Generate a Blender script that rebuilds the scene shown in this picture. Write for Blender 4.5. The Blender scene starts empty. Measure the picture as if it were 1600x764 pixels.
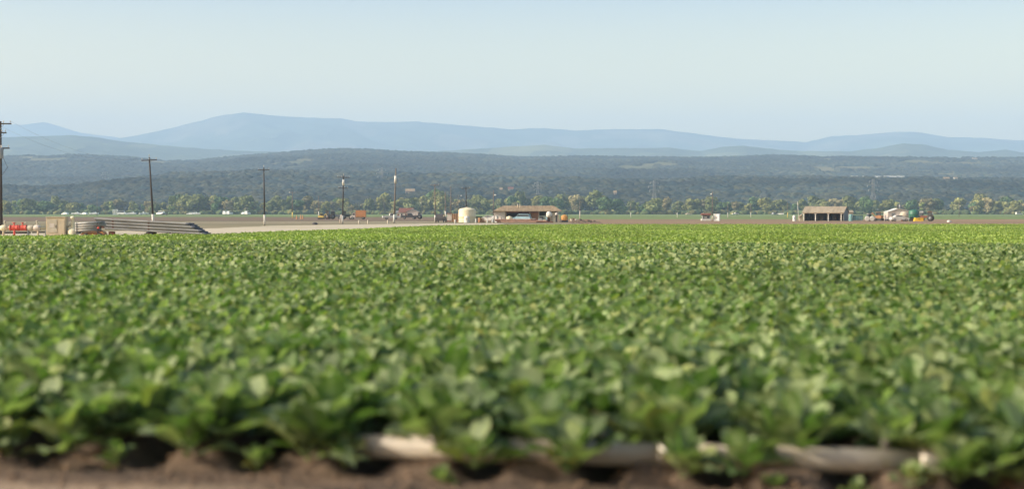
import bpy, math, random
import numpy as np
from mathutils import Vector, Matrix, Euler
R = math.radians
rnd = random.Random(7)
npr = np.random.default_rng(11)
sc = bpy.context.scene
# ------------------------------------------------------------------ camera, world, sun, exposure
F = 2300.0      # focal length in pixels of the 1600 px wide photograph
H = 2.25        # eye height
HY = 331.0      # horizon row
cam = bpy.data.cameras.new("camera"); camo = bpy.data.objects.new("camera", cam); sc.collection.objects.link(camo)
cam.sensor_width = 36.0; cam.lens = 36.0 * F / 1600.0
cam.clip_start = 0.1; cam.clip_end = 60000
camo.location = (0, 0, H); camo.rotation_euler = (R(90) - math.atan(51 / F), 0, 0)
cam.dof.use_dof = True; cam.dof.focus_distance = 260.0
APERTURE = 0.076                         # metres across
cam.dof.aperture_fstop = cam.lens / 1000.0 / APERTURE
sc.camera = camo
SUN_EL, SUN_AZ = R(29), R(257)           # azimuth clockwise from +Y (the view direction)
w = bpy.data.worlds.new("World"); sc.world = w; w.use_nodes = True
nt = w.node_tree; bg = nt.nodes["Background"]
sky = nt.nodes.new("ShaderNodeTexSky"); sky.sky_type = 'NISHITA'; sky.sun_disc = False
sky.sun_elevation = SUN_EL; sky.sun_rotation = SUN_AZ
sky.air_density = 1.0; sky.dust_density = 3.2; sky.ozone_density = 1.0
wtc = nt.nodes.new("ShaderNodeTexCoord"); wsx = nt.nodes.new("ShaderNodeSeparateXYZ"); wcr = nt.nodes.new("ShaderNodeValToRGB")
wmx = nt.nodes.new("ShaderNodeVectorMath"); wmx.operation = 'MULTIPLY'; wsc = nt.nodes.new("ShaderNodeVectorMath"); wsc.operation = 'SCALE'; wsc.inputs["Scale"].default_value = 5.0
el = wcr.color_ramp.elements                      # dusty warm air low over the horizon, clear sky above
RAMP = [(0.0, (4.99, 3.4, .50)), (.05, (3.2, 2.1, .62)), (.14, (1.42, 1.19, .95)), (.3, (1.1, 1.05, 1.0)), (.6, (1.0, 1.0, 1.0))]
for k_, (p_, c_) in enumerate(RAMP):
    e_ = el[0] if k_ == 0 else (el[len(el) - 1] if k_ == len(RAMP) - 1 else el.new(p_))
    e_.position = p_; e_.color = (c_[0] / 5, c_[1] / 5, c_[2] / 5, 1)
nt.links.new(wtc.outputs["Generated"], wsx.inputs[0]); nt.links.new(wsx.outputs[2], wcr.inputs[0]); nt.links.new(wcr.outputs[0], wsc.inputs[0])
nt.links.new(sky.outputs[0], wmx.inputs[0]); nt.links.new(wsc.outputs[0], wmx.inputs[1])
nt.links.new(wmx.outputs[0], bg.inputs[0]); bg.inputs[1].default_value = 0.15
sun = bpy.data.lights.new("sun", 'SUN'); suno = bpy.data.objects.new("sun", sun); sc.collection.objects.link(suno)
sun.energy = 4.8; sun.angle = R(0.53); sun.color = (1.0, 0.90, 0.74)
sdir = Vector((math.sin(SUN_AZ) * math.cos(SUN_EL), math.cos(SUN_AZ) * math.cos(SUN_EL), math.sin(SUN_EL)))
suno.rotation_euler = sdir.to_track_quat('Z', 'Y').to_euler(); suno.location = (-60, -30, 60)
sc.view_settings.view_transform = 'Standard'; sc.view_settings.look = 'None'
sc.view_settings.exposure = 0.58; sc.view_settings.gamma = 1.0; sc.view_settings.use_curve_mapping = False
sc.render.engine = 'CYCLES'
cy = sc.cycles
cy.use_denoising = True; cy.max_bounces = 6; cy.diffuse_bounces = 3; cy.glossy_bounces = 2
cy.transmission_bounces = 4; cy.transparent_max_bounces = 8; cy.volume_bounces = 1
cy.sample_clamp_indirect = 8

# ------------------------------------------------------------------ helpers
COL = sc.collection
def X(px, d): return (px - 800.0) / F * d
def Zp(py, d): return H + (HY - py) / F * d
def dist(py, h=0.0): return F * (H - h) / (py - HY)

def tag(o, label=None, cat=None, group=None, kind=None):
    if label: o["label"] = label
    if cat: o["category"] = cat
    if group: o["group"] = group
    if kind: o["kind"] = kind
    return o
def empty(name, loc, rz=0.0, label=None, cat=None, group=None):
    o = bpy.data.objects.new(name, None); COL.objects.link(o)
    o.location = loc; o.rotation_euler = (0, 0, rz); o.empty_display_size = 0.3
    return tag(o, label, cat, group)
def children(o): return [c for c in bpy.data.objects if c.parent == o]
def copy_tree(o, parent=None):
    c = o.copy(); COL.objects.link(c)
    if parent is not None: c.parent = parent
    for ch in children(o): copy_tree(ch, c)
    return c

class MB:
    def __init__(s): s.v = []; s.f = []; s.smooth = []
    def add(s, vs, fs, sm=False):
        n = len(s.v); s.v += [tuple(v) for v in vs]; s.f += [tuple(i + n for i in f) for f in fs]; s.smooth += [sm] * len(fs); return s
    def box(s, c, size, rot=(0, 0, 0)):
        m = Euler(rot).to_matrix(); c = Vector(c); a, b, h = [k / 2 for k in size]
        vs = [c + m @ Vector((x * a, y * b, z * h)) for x in (-1, 1) for y in (-1, 1) for z in (-1, 1)]
        return s.add(vs, [(0, 1, 3, 2), (4, 6, 7, 5), (0, 4, 5, 1), (2, 3, 7, 6), (0, 2, 6, 4), (1, 5, 7, 3)])
    def tube(s, p0, p1, r0, r1=None, n=10, cap=True):
        r1 = r0 if r1 is None else r1; p0 = Vector(p0); p1 = Vector(p1); d = (p1 - p0).normalized()
        q = d.to_track_quat('Z', 'Y').to_matrix()
        vs = []
        for p, r in ((p0, r0), (p1, r1)):
            for k in range(n):
                a = 2 * math.pi * k / n; vs.append(p + q @ Vector((math.cos(a) * r, math.sin(a) * r, 0)))
        s.add(vs, [(k, (k + 1) % n, n + (k + 1) % n, n + k) for k in range(n)], True)
        if cap:
            m = len(s.v) - 2 * n
            s.f += [tuple(m + k for k in reversed(range(n))), tuple(m + n + k for k in range(n))]; s.smooth += [False, False]
        return s
    def lathe(s, c, prof, n=20, axis='Z'):
        c = Vector(c); vs = []
        for r, z in prof:
            for k in range(n):
                a = 2 * math.pi * k / n; p = Vector((math.cos(a) * r, math.sin(a) * r, z))
                if axis == 'X': p = Vector((p.z, p.x, p.y))
                if axis == 'Y': p = Vector((p.x, p.z, p.y))
                vs.append(c + p)
        fs = [(j * n + k, j * n + (k + 1) % n, (j + 1) * n + (k + 1) % n, (j + 1) * n + k) for j in range(len(prof) - 1) for k in range(n)]
        return s.add(vs, fs, True)
    def prism(s, prof, y0, y1):            # profile in x,z extruded along y
        n = len(prof); vs = [(x, y0, z) for x, z in prof] + [(x, y1, z) for x, z in prof]
        fs = [tuple(range(n)), tuple(reversed(range(n, 2 * n)))] + [(k, n + k, n + (k + 1) % n, (k + 1) % n) for k in range(n)]
        return s.add(vs, fs)
    def prismx(s, prof, x0, x1):           # profile in y,z extruded along x
        n = len(prof); vs = [(x0, y, z) for y, z in prof] + [(x1, y, z) for y, z in prof]
        fs = [tuple(range(n)), tuple(reversed(range(n, 2 * n)))] + [(k, n + k, n + (k + 1) % n, (k + 1) % n) for k in range(n)]
        return s.add(vs, fs)
    def build(s, name, m, parent=None, loc=(0, 0, 0), rot=(0, 0, 0), label=None):
        me = bpy.data.meshes.new(name); me.from_pydata(s.v, [], s.f); me.update()
        me.polygons.foreach_set("use_smooth", s.smooth)
        me.materials.append(m)
        o = bpy.data.objects.new(name, me); COL.objects.link(o); o.location = loc; o.rotation_euler = rot
        if parent is not None: o.parent = parent
        if label: o["label"] = label
        return o

def np_mesh(name, V, Fq, m, smooth=True, col=None):
    me = bpy.data.meshes.new(name)
    V = np.ascontiguousarray(V, dtype=np.float32); Fq = np.ascontiguousarray(Fq, dtype=np.int32); k = Fq.shape[1]
    me.vertices.add(len(V)); me.vertices.foreach_set("co", V.ravel())
    me.loops.add(Fq.size); me.loops.foreach_set("vertex_index", Fq.ravel())
    me.polygons.add(len(Fq)); me.polygons.foreach_set("loop_start", np.arange(len(Fq), dtype=np.int32) * k)
    me.polygons.foreach_set("use_smooth", np.full(len(Fq), smooth))
    me.update(calc_edges=True)
    if col is not None:
        ca = me.color_attributes.new("tint", 'FLOAT_COLOR', 'POINT')
        c4 = np.ones((len(V), 4), np.float32); c4[:, :3] = col; ca.data.foreach_set("color", c4.ravel())
    me.materials.append(m)
    return me
def link(name, me, parent=None, **k):
    o = bpy.data.objects.new(name, me); COL.objects.link(o)
    if parent is not None: o.parent = parent
    return tag(o, **k)

# ---- noise
def vhash(ix, iy, s=0):
    n = (ix.astype(np.int64) * 374761393 + iy.astype(np.int64) * 668265263 + s * 974634777) & 0xffffffff
    n = ((n ^ (n >> 13)) * 1274126177) & 0xffffffff
    n = ((n ^ (n >> 16)) * 2246822519) & 0xffffffff
    return ((n ^ (n >> 15)) & 0xffffff) / float(0xffffff)
def vnoise(x, y, s=0):
    ix = np.floor(x); iy = np.floor(y); fx = x - ix; fy = y - iy
    fx = fx * fx * (3 - 2 * fx); fy = fy * fy * (3 - 2 * fy)
    a = vhash(ix, iy, s); b = vhash(ix + 1, iy, s); c = vhash(ix, iy + 1, s); d = vhash(ix + 1, iy + 1, s)
    return (a * (1 - fx) + b * fx) * (1 - fy) + (c * (1 - fx) + d * fx) * fy
def fbm(x, y, o=4, s=0):
    t = 0; a = 1.0; n = 0
    for k in range(o): t = t + a * (vnoise(x, y, s + k) - .5) * 2; n += a; x = x * 2.03 + 3.1; y = y * 2.03 + 7.7; a *= .5
    return t / n
def grid_faces(nr, nc):
    i = np.arange(nr - 1)[:, None] * nc + np.arange(nc - 1)[None, :]
    i = i.ravel(); return np.stack([i, i + 1, i + nc + 1, i + nc], 1)

# ---- materials
MATS = {}
def mat(name, col, rough=.7, metal=0.0, col2=None, scale=3.0, bump=0.0, spec=.5, detail=5, stretch=(1, 1, 1), coords='Object', lo=.35, hi=.65):
    if name in MATS: return MATS[name]
    m = bpy.data.materials.new(name); m.use_nodes = True; t = m.node_tree; p = t.nodes["Principled BSDF"]
    p.inputs["Roughness"].default_value = rough; p.inputs["Metallic"].default_value = metal
    p.inputs["Specular IOR Level"].default_value = spec
    if col2 is None: col2 = tuple(c * .72 for c in col)
    tc = t.nodes.new("ShaderNodeTexCoord"); mp = t.nodes.new("ShaderNodeMapping"); mp.inputs[3].default_value = stretch
    no = t.nodes.new("ShaderNodeTexNoise"); no.inputs["Scale"].default_value = scale; no.inputs["Detail"].default_value = detail
    no.inputs["Roughness"].default_value = .62
    cr = t.nodes.new("ShaderNodeValToRGB"); cr.color_ramp.elements[0].color = (*col, 1); cr.color_ramp.elements[1].color = (*col2, 1)
    cr.color_ramp.elements[0].position = lo; cr.color_ramp.elements[1].position = hi
    L = t.links.new
    L(tc.outputs[coords], mp.inputs[0]); L(mp.outputs[0], no.inputs[0]); L(no.outputs[0], cr.inputs[0]); L(cr.outputs[0], p.inputs["Base Color"])
    if bump:
        b = t.nodes.new("ShaderNodeBump"); b.inputs["Strength"].default_value = bump; b.inputs["Distance"].default_value = .05
        L(no.outputs[0], b.inputs["Height"]); L(b.outputs[0], p.inputs["Normal"])
    MATS[name] = m; return m

def tint_mat(name, rough=.8, spec=.2, trans=0.0, tcol=(1.3, 1.5, .5), scale=1.0, var=.35, veins=False):
    m = bpy.data.materials.new(name); m.use_nodes = True; t = m.node_tree; p = t.nodes["Principled BSDF"]; L = t.links.new
    p.inputs["Roughness"].default_value = rough; p.inputs["Specular IOR Level"].default_value = spec
    at = t.nodes.new("ShaderNodeAttribute"); at.attribute_name = "tint"
    tc = t.nodes.new("ShaderNodeTexCoord"); no = t.nodes.new("ShaderNodeTexNoise"); no.inputs["Scale"].default_value = scale; no.inputs["Detail"].default_value = 5
    mr = t.nodes.new("ShaderNodeMapRange"); mr.inputs[1].default_value = .3; mr.inputs[2].default_value = .7
    mr.inputs[3].default_value = 1 - var; mr.inputs[4].default_value = 1 + var
    mx = t.nodes.new("ShaderNodeVectorMath"); mx.operation = 'SCALE'
    L(tc.outputs["Object"], no.inputs[0]); L(no.outputs[0], mr.inputs[0]); L(at.outputs["Color"], mx.inputs[0]); L(mr.outputs[0], mx.inputs["Scale"])
    L(mx.outputs[0], p.inputs["Base Color"])
    if trans:
        tr = t.nodes.new("ShaderNodeBsdfTranslucent"); mm = t.nodes.new("ShaderNodeVectorMath"); mm.operation = 'MULTIPLY'; mm.inputs[1].default_value = tcol
        L(mx.outputs[0], mm.inputs[0]); L(mm.outputs[0], tr.inputs[0])
        ms = t.nodes.new("ShaderNodeMixShader"); ms.inputs[0].default_value = trans
        L(p.outputs[0], ms.inputs[1]); L(tr.outputs[0], ms.inputs[2]); L(ms.outputs[0], t.nodes["Material Output"].inputs[0])
    return m

# ------------------------------------------------------------------ haze
HZ = MB().box((0, 7000, 495), (23000, 17500, 1000))
hm = bpy.data.materials.new("haze_air"); hm.use_nodes = True; ht = hm.node_tree
ht.nodes.remove(ht.nodes["Principled BSDF"])
pv = ht.nodes.new("ShaderNodeVolumePrincipled"); pv.inputs["Color"].default_value = (.475, .685, .945, 1)
pv.inputs["Density"].default_value = 1.42e-4; pv.inputs["Anisotropy"].default_value = 0.0
ht.links.new(pv.outputs[0], ht.nodes["Material Output"].inputs["Volume"])
tag(HZ.build("haze", hm), kind="stuff", label="pale blue haze filling the air over the valley", cat="haze")

# ------------------------------------------------------------------ field frame: u along the road, v away from it
SA = 400.0 / F; cth = 1 / math.sqrt(1 + SA * SA); sth = SA * cth
def uv2xy(u, v): return u * cth + v * sth, 12.0 - u * sth + v * cth
def xy2uv(x, y): y = y - 12.0; return x * cth - y * sth, x * sth + y * cth

# ------------------------------------------------------------------ ground
g_mat = mat("ground_earth", (.20, .17, .10), .95, col2=(.13, .14, .07), scale=.02, spec=.1)
G = MB(); G.add([(-11000, -1500, 0), (11000, -1500, 0), (11000, 15500, 0), (-11000, 15500, 0)], [(0, 1, 2, 3)])
tag(G.build("ground", g_mat, loc=(0, 0, -.25)), kind="structure")

def sheet(name, pts, z, m, step=None, jit=0.0, edge_n=24):
    """a flat sheet with slightly ragged edges; pts in world x, y"""
    out = []
    n = len(pts)
    for i in range(n):
        a = np.array(pts[i]); b = np.array(pts[(i + 1) % n])
        for k in range(edge_n):
            t = k / edge_n; p = a + (b - a) * t
            if jit and k: p = p + npr.normal(0, jit, 2)
            out.append((p[0], p[1], z))
    b = MB(); b.add(out, [tuple(range(len(out)))])
    return tag(b.build(name, m), kind="structure")

soil_far = mat("brown_soil_far", (.27, .18, .11), .95, col2=(.20, .14, .085), scale=.035, spec=.1, stretch=(.3, 1, 1))
soil_dark = mat("dark_tilled_soil", (.145, .10, .072), .95, col2=(.19, .14, .09), scale=.03, spec=.1, stretch=(.25, 1, 1))
grass_far = mat("far_green_field", (.13, .19, .055), .9, col2=(.17, .20, .08), scale=.02, spec=.1, stretch=(.2, 1, 1))
dirt_pale = mat("pale_dirt", (.50, .43, .32), .95, col2=(.38, .33, .23), scale=.06, spec=.1, stretch=(.3, 1, 1))
yard_mat = mat("yard_earth", (.25, .205, .13), .95, col2=(.17, .155, .085), scale=.05, spec=.1, stretch=(.3, 1, 1))
WX = 1500
sheet("farm_yard", [(-WX, 60), (WX, 60), (WX, 372), (-WX, 372)], -.10, yard_mat)
sheet("tilled_field", [(-WX, 372), (X(700, 372), 372), (X(740, 640), 640), (-WX, 640)], -.06, soil_dark, jit=1.2)
sheet("bare_soil", [(X(700, 210), 210), (WX, 210), (WX, 450), (X(740, 450), 450), (X(740, 345), 345), (X(915, 345), 345), (X(905, 226), 226)], -.05, soil_far, jit=.8)
sheet("green_field", [(-WX, 640), (X(740, 640), 640), (X(740, 450), 450), (WX, 450), (WX, 1460), (-WX, 1460)], -.04, grass_far, jit=1.0)
sheet("farm_track", [(-WX, 655), (WX, 655), (WX, 668), (-WX, 668)], -.02, mat("track_dark", (.09, .075, .045), .95, spec=.1))
sheet("dirt_track", [(-WX, 318), (X(700, 312), 312), (X(700, 322), 322), (-WX, 327)], -.05, dirt_pale, jit=.4)
sheet("dirt_road", [(-60, 118), (X(160, 118), 118), (X(335, 132), 132), (X(560, 175), 175), (X(700, 212), 212), (X(800, 290), 290), (X(690, 290), 290), (X(560, 268), 268), (X(420, 240), 240), (X(335, 205), 205), (X(150, 170), 170), (-60, 165)], -.04, dirt_pale, jit=.25)

# near soil with beds and furrows
us = np.arange(-15, 15.001, .05); vs_ = np.concatenate([np.arange(-9, -1.2, .09), np.arange(-1.2, 2.4, .035), np.arange(2.4, 8, .12)])
U, V = np.meshgrid(us, vs_)
PH = -2.29   # phase so furrows meet the pipe where the photo shows dark gaps
def bed(u): return .5 - .5 * np.cos(2 * np.pi * (u - PH))
ends = np.clip((V + .14 + .02 * np.clip(U, -3, 6) + .16 * fbm(U * 1.3, V * 0 + 3, 2, 5)) / .38, 0, 1); ends = ends * ends * (3 - 2 * ends)
B_ = np.clip(bed(U) * 1.5, 0, 1) ** .8
far_lip = np.clip((-V - .3) / .5, 0, 1)
Zs = ends * (-.05 + .25 * B_) + (1 - ends) * (.05 - .05 * far_lip)
road = np.clip((-V - .50 - .02 * np.clip(U, -3, 6) + .12 * fbm(U * .8, V * .8, 3, 12)) / .25, 0, 1)
Zs = Zs + fbm(U * 3.2, V * 3.2, 4, 20) * .024 * (1 - .75 * road) + fbm(U * 14, V * 14, 3, 31) * .016 * (1 - .8 * road)
Zs = Zs + .02 * road * fbm(U * .25, V * 5.5, 3, 50)
xx, yy = uv2xy(U, V)
road_c = np.array([.36, .265, .18]); soil_c = np.array([.138, .096, .066]); soil_d = np.array([.070, .053, .041])
mixn = np.clip(.5 + .8 * fbm(U * 2.2, V * 6, 4, 77), 0, 1)[..., None]
cs = (soil_c * mixn + soil_d * (1 - mixn)); cs = cs * (1 - road[..., None]) + road_c * (.82 + .3 * fbm(U * .3, V * 5, 4, 9)[..., None]) * road[..., None]
me = np_mesh("soil", np.stack([xx, yy, Zs], -1).reshape(-1, 3), grid_faces(*U.shape), tint_mat("near_soil", .95, .1, scale=30, var=.35), True, cs.reshape(-1, 3))
link("soil", me, kind="structure")
c4 = [uv2xy(*p) for p in ((-200, -40), (200, -40), (200, -8.9), (-200, -8.9))]
sheet("road_verge", c4, -.02, mat("verge", (.26, .20, .14), .95, spec=.1))
# crop soil under the leaves
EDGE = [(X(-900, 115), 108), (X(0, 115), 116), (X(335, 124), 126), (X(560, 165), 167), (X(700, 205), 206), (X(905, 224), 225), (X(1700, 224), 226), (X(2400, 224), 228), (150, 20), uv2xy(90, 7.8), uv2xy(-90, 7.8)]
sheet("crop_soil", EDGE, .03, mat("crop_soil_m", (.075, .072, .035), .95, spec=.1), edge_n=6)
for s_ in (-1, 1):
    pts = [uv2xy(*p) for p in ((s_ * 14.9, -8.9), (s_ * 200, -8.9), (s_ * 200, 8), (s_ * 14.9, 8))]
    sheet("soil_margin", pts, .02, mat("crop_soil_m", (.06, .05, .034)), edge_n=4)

# clods on the near soil
def ico_pts():
    import bmesh
    b = bmesh.new(); bmesh.ops.create_icosphere(b, subdivisions=1, radius=1); b.verts.ensure_lookup_table()
    v = np.array([x.co[:] for x in b.verts]); f = np.array([[q.index for q in x.verts] for x in b.faces]); b.free(); return v, f
IV, IF = ico_pts()
n = 2600
cu = npr.uniform(-9, 9, n); cv = npr.uniform(-1.0, .3, n); cr = npr.gamma(1.7, .0065, n) + .004
keep = ~((cv < -.7) & (npr.random(n) < .75)); cu, cv, cr = cu[keep], cv[keep], np.minimum(cr[keep], .055); n = len(cu)
VV = IV[None] * cr[:, None, None] * npr.uniform(.65, 1.25, (n, len(IV), 1)); VV[..., 2] *= .75
cx, cy_ = uv2xy(cu, cv)
iv = np.clip(np.searchsorted(vs_, cv), 0, len(vs_) - 1); iu = np.clip(np.searchsorted(us, cu), 0, len(us) - 1)
VV += np.stack([cx, cy_, Zs[iv, iu] + cr * .2], -1)[:, None]
FFc = (IF[None] + np.arange(n)[:, None, None] * len(IV)).reshape(-1, 3)
colc = np.repeat(npr.uniform(.7, 1.5, (n, 1)) * soil_c, len(IV), 0)
me = np_mesh("soil_clods", VV.reshape(-1, 3), FFc, tint_mat("clod", .95, .1, scale=40), False, colc)
link("soil_clods", me, kind="stuff", label="loose clods of brown soil along the field edge", cat="soil clods")

# ------------------------------------------------------------------ crop plants
def leaf(nx, ny, L, Wd, lift, droop, yaw, twist, g, ruffle=.0, petiole=.3):
    """a broad leaf: returns verts (ny+1)*(nx+1), starting at the stem"""
    t = np.linspace(0, 1, ny + 1)
    el = lift - droop * np.clip((t - .25) / .75, 0, 1) ** 1.3
    ds = L / ny
    r = np.concatenate([[0], np.cumsum(np.cos(el[:-1]) * ds)]); z = np.concatenate([[0], np.cumsum(np.sin(el[:-1]) * ds)])
    tt = np.clip((t - petiole) / (1 - petiole), 0, 1)
    wid = np.where(t < petiole, .045, np.sin(np.pi * np.clip(tt * .93 + .07, 0, 1)) ** .62 * (1 - .18 * tt)) * Wd
    if ny <= 2: wid = np.array([.25, 1.0, .55][:ny + 1]) * Wd
    s = np.linspace(-1, 1, nx + 1)
    T, S = np.meshgrid(t, s, indexing='ij')
    x = r[:, None] + 0 * S; y = wid[:, None] * S; zz = z[:, None] + np.abs(S) ** 1.3 * wid[:, None] * .32
    nn = g.uniform(0, 6, 3)
    zz = zz + ruffle * np.sin(T * 15 + nn[0] + S * 2) * np.abs(S) ** 2 * Wd
    x = x - ruffle * .6 * np.cos(T * 13 + nn[1]) * np.abs(S) ** 2 * Wd
    ct, st = math.cos(twist), math.sin(twist)
    y2 = y * ct - (zz - z[:, None]) * st; z2 = z[:, None] + y * st + (zz - z[:, None]) * ct
    cy2, sy2 = math.cos(yaw), math.sin(yaw)
    return np.stack([x * cy2 - y2 * sy2, x * sy2 + y2 * cy2, z2], -1).reshape(-1, 3)

def plant(g, nx, ny, nl, size=1.0, yellow=0.0, even=False):
    Vs = []; Fs = []; Cs = []; off = 0
    fb = grid_faces(ny + 1, nx + 1)
    for i in range(nl):
        k = i / nl
        yaw = i * 2.4 + g.uniform(-.4, .4)
        L = size * (g.uniform(.38, .54) * (1 - .30 * k))
        lift = R(g.uniform(8, 46)) + k * R(46); droop = R(g.uniform(15, 75)) * (1 - .45 * k)
        v = leaf(nx, ny, L, L * g.uniform(.27, .36), lift, droop, yaw, g.uniform(-.45, .45), g, ruffle=.10)
        v[:, 2] += size * (.03 + .12 * k)
        base = np.array([.098, .158, .042]) * g.uniform(.6, 1.3)
        if g.random() < .46: base = np.array([.25, .305, .135]) * g.uniform(.8, 1.2)
        if g.random() < .07: base = np.array([.27, .30, .10]) * g.uniform(.8, 1.1)
        if k < .12 and g.random() < .12: base = np.array([.24, .20, .05])
        if even: base = np.array([.185, .245, .067]) * g.uniform(.9, 1.1)
        base = base * (1 + np.array([.62, .60, .12]) * yellow)
        c = np.repeat(base[None], len(v), 0)
        if nx >= 4:
            rib = np.abs(np.tile(np.linspace(-1, 1, nx + 1), ny + 1)) < .01
            c[rib] = c[rib] * .4 + np.array([.20, .24, .13]) * .6
        Vs.append(v); Fs.append(fb + off); Cs.append(c); off += len(v)
    return np.concatenate(Vs), np.concatenate(Fs), np.concatenate(Cs)

leaf_mat = tint_mat("crop_leaf", .62, .32, trans=.34, tcol=(1.15, 1.45, .55), scale=9, var=.22)
g = np.random.default_rng(5)
near_protos = []
for i in range(12):
    v, f, c = plant(g, 4, 7, 15, 1.0)
    near_protos.append(np_mesh("crop_plant", v, f, leaf_mat, True, c))

def field_points(v0, v1, du_pair=(-.25, .25), dv=.42, lim=None, margin=1.06):
    """plants in two lines per bed, inside the widened view wedge"""
    out = []
    umax = .42 * (v1 + 14) * 1.25
    for b in range(int(-umax) - 30, int(umax) + 30):
        u0 = PH + .5 + b
        for du in du_pair:
            v = np.arange(v0, v1, dv) + npr.uniform(-.1, .1); v = v + npr.normal(0, .05, len(v))
            u = u0 + du * np.clip(.25 + v * .35, .3, 1) + npr.normal(0, .035, len(v)) * np.clip(1 + v * .12, 1, 3.2)
            x, y = uv2xy(u, v); px = 800 + F * x / y
            k = (px > -380 - 250 * 12 / y) & (px < 2000 + 250 * 12 / y)
            out.append(np.stack([u[k], v[k], x[k], y[k]], 1))
    return np.concatenate(out)

N_IND = 300
pts = field_points(.44, 9.0)
pxs = 800 + F * pts[:, 2] / pts[:, 3]
inv = (pxs > -60) & (pxs < 1660)
order = np.argsort(np.where(inv, pts[:, 3], 1e9))
ind = pts[order[:N_IND]]; rest0 = pts[order[N_IND:]]
CROP = "leafy crop plants at the near edge of the field"
def put_plant(x, y, z, s, first_label=None):
    me_ = near_protos[rnd.randrange(len(near_protos))]
    o = bpy.data.objects.new("crop_plant", me_); COL.objects.link(o)
    o.location = (x, y, z); o.rotation_euler = (rnd.uniform(-.12, .12), rnd.uniform(-.12, .12), rnd.uniform(0, 6.28)); o.scale = (s, s, s * rnd.uniform(.92, 1.12))
    return tag(o, first_label or "broad-leaved green crop plant among the rows nearest the road", "crop plant", CROP)
for u, v, x, y in ind: put_plant(x, y, .17, rnd.uniform(1.0, 1.32))
# a few plants leaning out in front of the pipe
for px, v, sc_, zz_ in ((100, .10, 1.05, .12), (290, .08, 1.05, .12), (480, .08, 1.1, .12), (535, .10, .6, .08), (742, .04, .95, .11), (180, .02, .5, .05), (400, .02, .45, .05), (10, .05, .8, .09),
                   (900, .02, 1.05, .12), (1062, .0, .85, .10), (1165, .03, .9, .12), (1495, .02, 1.0, .11), (1560, .02, 1.0, .12), (1610, .04, .8, .1), (-30, .0, .9, .1), (1680, .0, .9, .1), (690, -.16, .35, .03), (1340, -.12, .34, .03), (1215, -.1, .35, .03), (1430, -.04, .5, .06)):
    k = (px - 800) / F; y = (12.0 + v) / (1 + k * SA); x = k * y
    o = put_plant(x, y, zz_, sc_, "broad-leaved crop plant spilling over the irrigation pipe at the field edge"); o["group"] = "plants spilling over the pipe"

def scatter(protos, P, zb, smin, smax, name, m, **k):
    """merge copies of prototype plants into one mesh"""
    which = npr.integers(0, len(protos), len(P)); VV = []; FF = []; CC = []; off = 0
    for j, (pv_, pf, pc) in enumerate(protos):
        q = P[which == j]; n = len(q)
        if not n: continue
        a = npr.uniform(0, 2 * np.pi, n); s = npr.uniform(smin, smax, n); s = s * (1 + .13 * fbm(q[:, 2] * .35, q[:, 3] * .35, 2, 4))
        ca, sa = np.cos(a) * s, np.sin(a) * s
        x = pv_[None, :, 0] * ca[:, None] - pv_[None, :, 1] * sa[:, None] + q[:, 2][:, None]
        y = pv_[None, :, 0] * sa[:, None] + pv_[None, :, 1] * ca[:, None] + q[:, 3][:, None]
        z = pv_[None, :, 2] * s[:, None] + zb
        VV.append(np.stack([x, y, z], -1).reshape(-1, 3))
        FF.append((pf[None] + (np.arange(n) * len(pv_))[:, None, None]).reshape(-1, pf.shape[1]) + off); off += n * len(pv_)
        tn = 1 + .22 * fbm(q[:, 2] * .12, q[:, 3] * .05, 3, 8)
        CC.append((pc[None] * tn[:, None, None]).reshape(-1, 3))
    return np_mesh(name, np.concatenate(VV), np.concatenate(FF), m, True, np.concatenate(CC))

def inside_edge(P):
    """keep plants inside the field outline on its far, oblique side"""
    px = 800 + F * P[:, 2] / P[:, 3]
    far = np.interp(px, [-300, 0, 335, 560, 700, 905, 1900], [108, 116, 125, 163, 205, 222, 225])
    return P[P[:, 3] < far + npr.normal(0, .5, len(P))]
mid = [plant(g, 2, 3, 17, .88) for _ in range(8)]
low = [plant(g, 1, 2, 13, .82) for _ in range(8)]
vlow = [plant(g, 1, 2, 7, yellow=.45, even=True) for _ in range(8)]
P1 = np.concatenate([rest0, field_points(9.0, 30.0)])
link("crop_field", scatter(mid, P1, .17, 1.05, 1.3, "crop_near", leaf_mat), kind="stuff", label="dense dark green leafy crop covering the field beyond the front rows", cat="crop")
P2 = field_points(30.0, 69.0)
link("crop_field", scatter(low, P2, .17, 1.0, 1.2, "crop_mid", leaf_mat), kind="stuff", label="middle band of the dark green leafy crop", cat="crop")
P3 = inside_edge(field_points(69.0, 240.0, dv=.40))
young = tint_mat("young_leaf", .6, .3, trans=.3, tcol=(1.2, 1.5, .4), scale=.08, var=.18)
link("young_crop", scatter(vlow, P3, .10, .55, .72, "crop_far", young), kind="stuff", label="bright yellow-green young crop in the far band of the field", cat="crop")

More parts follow.
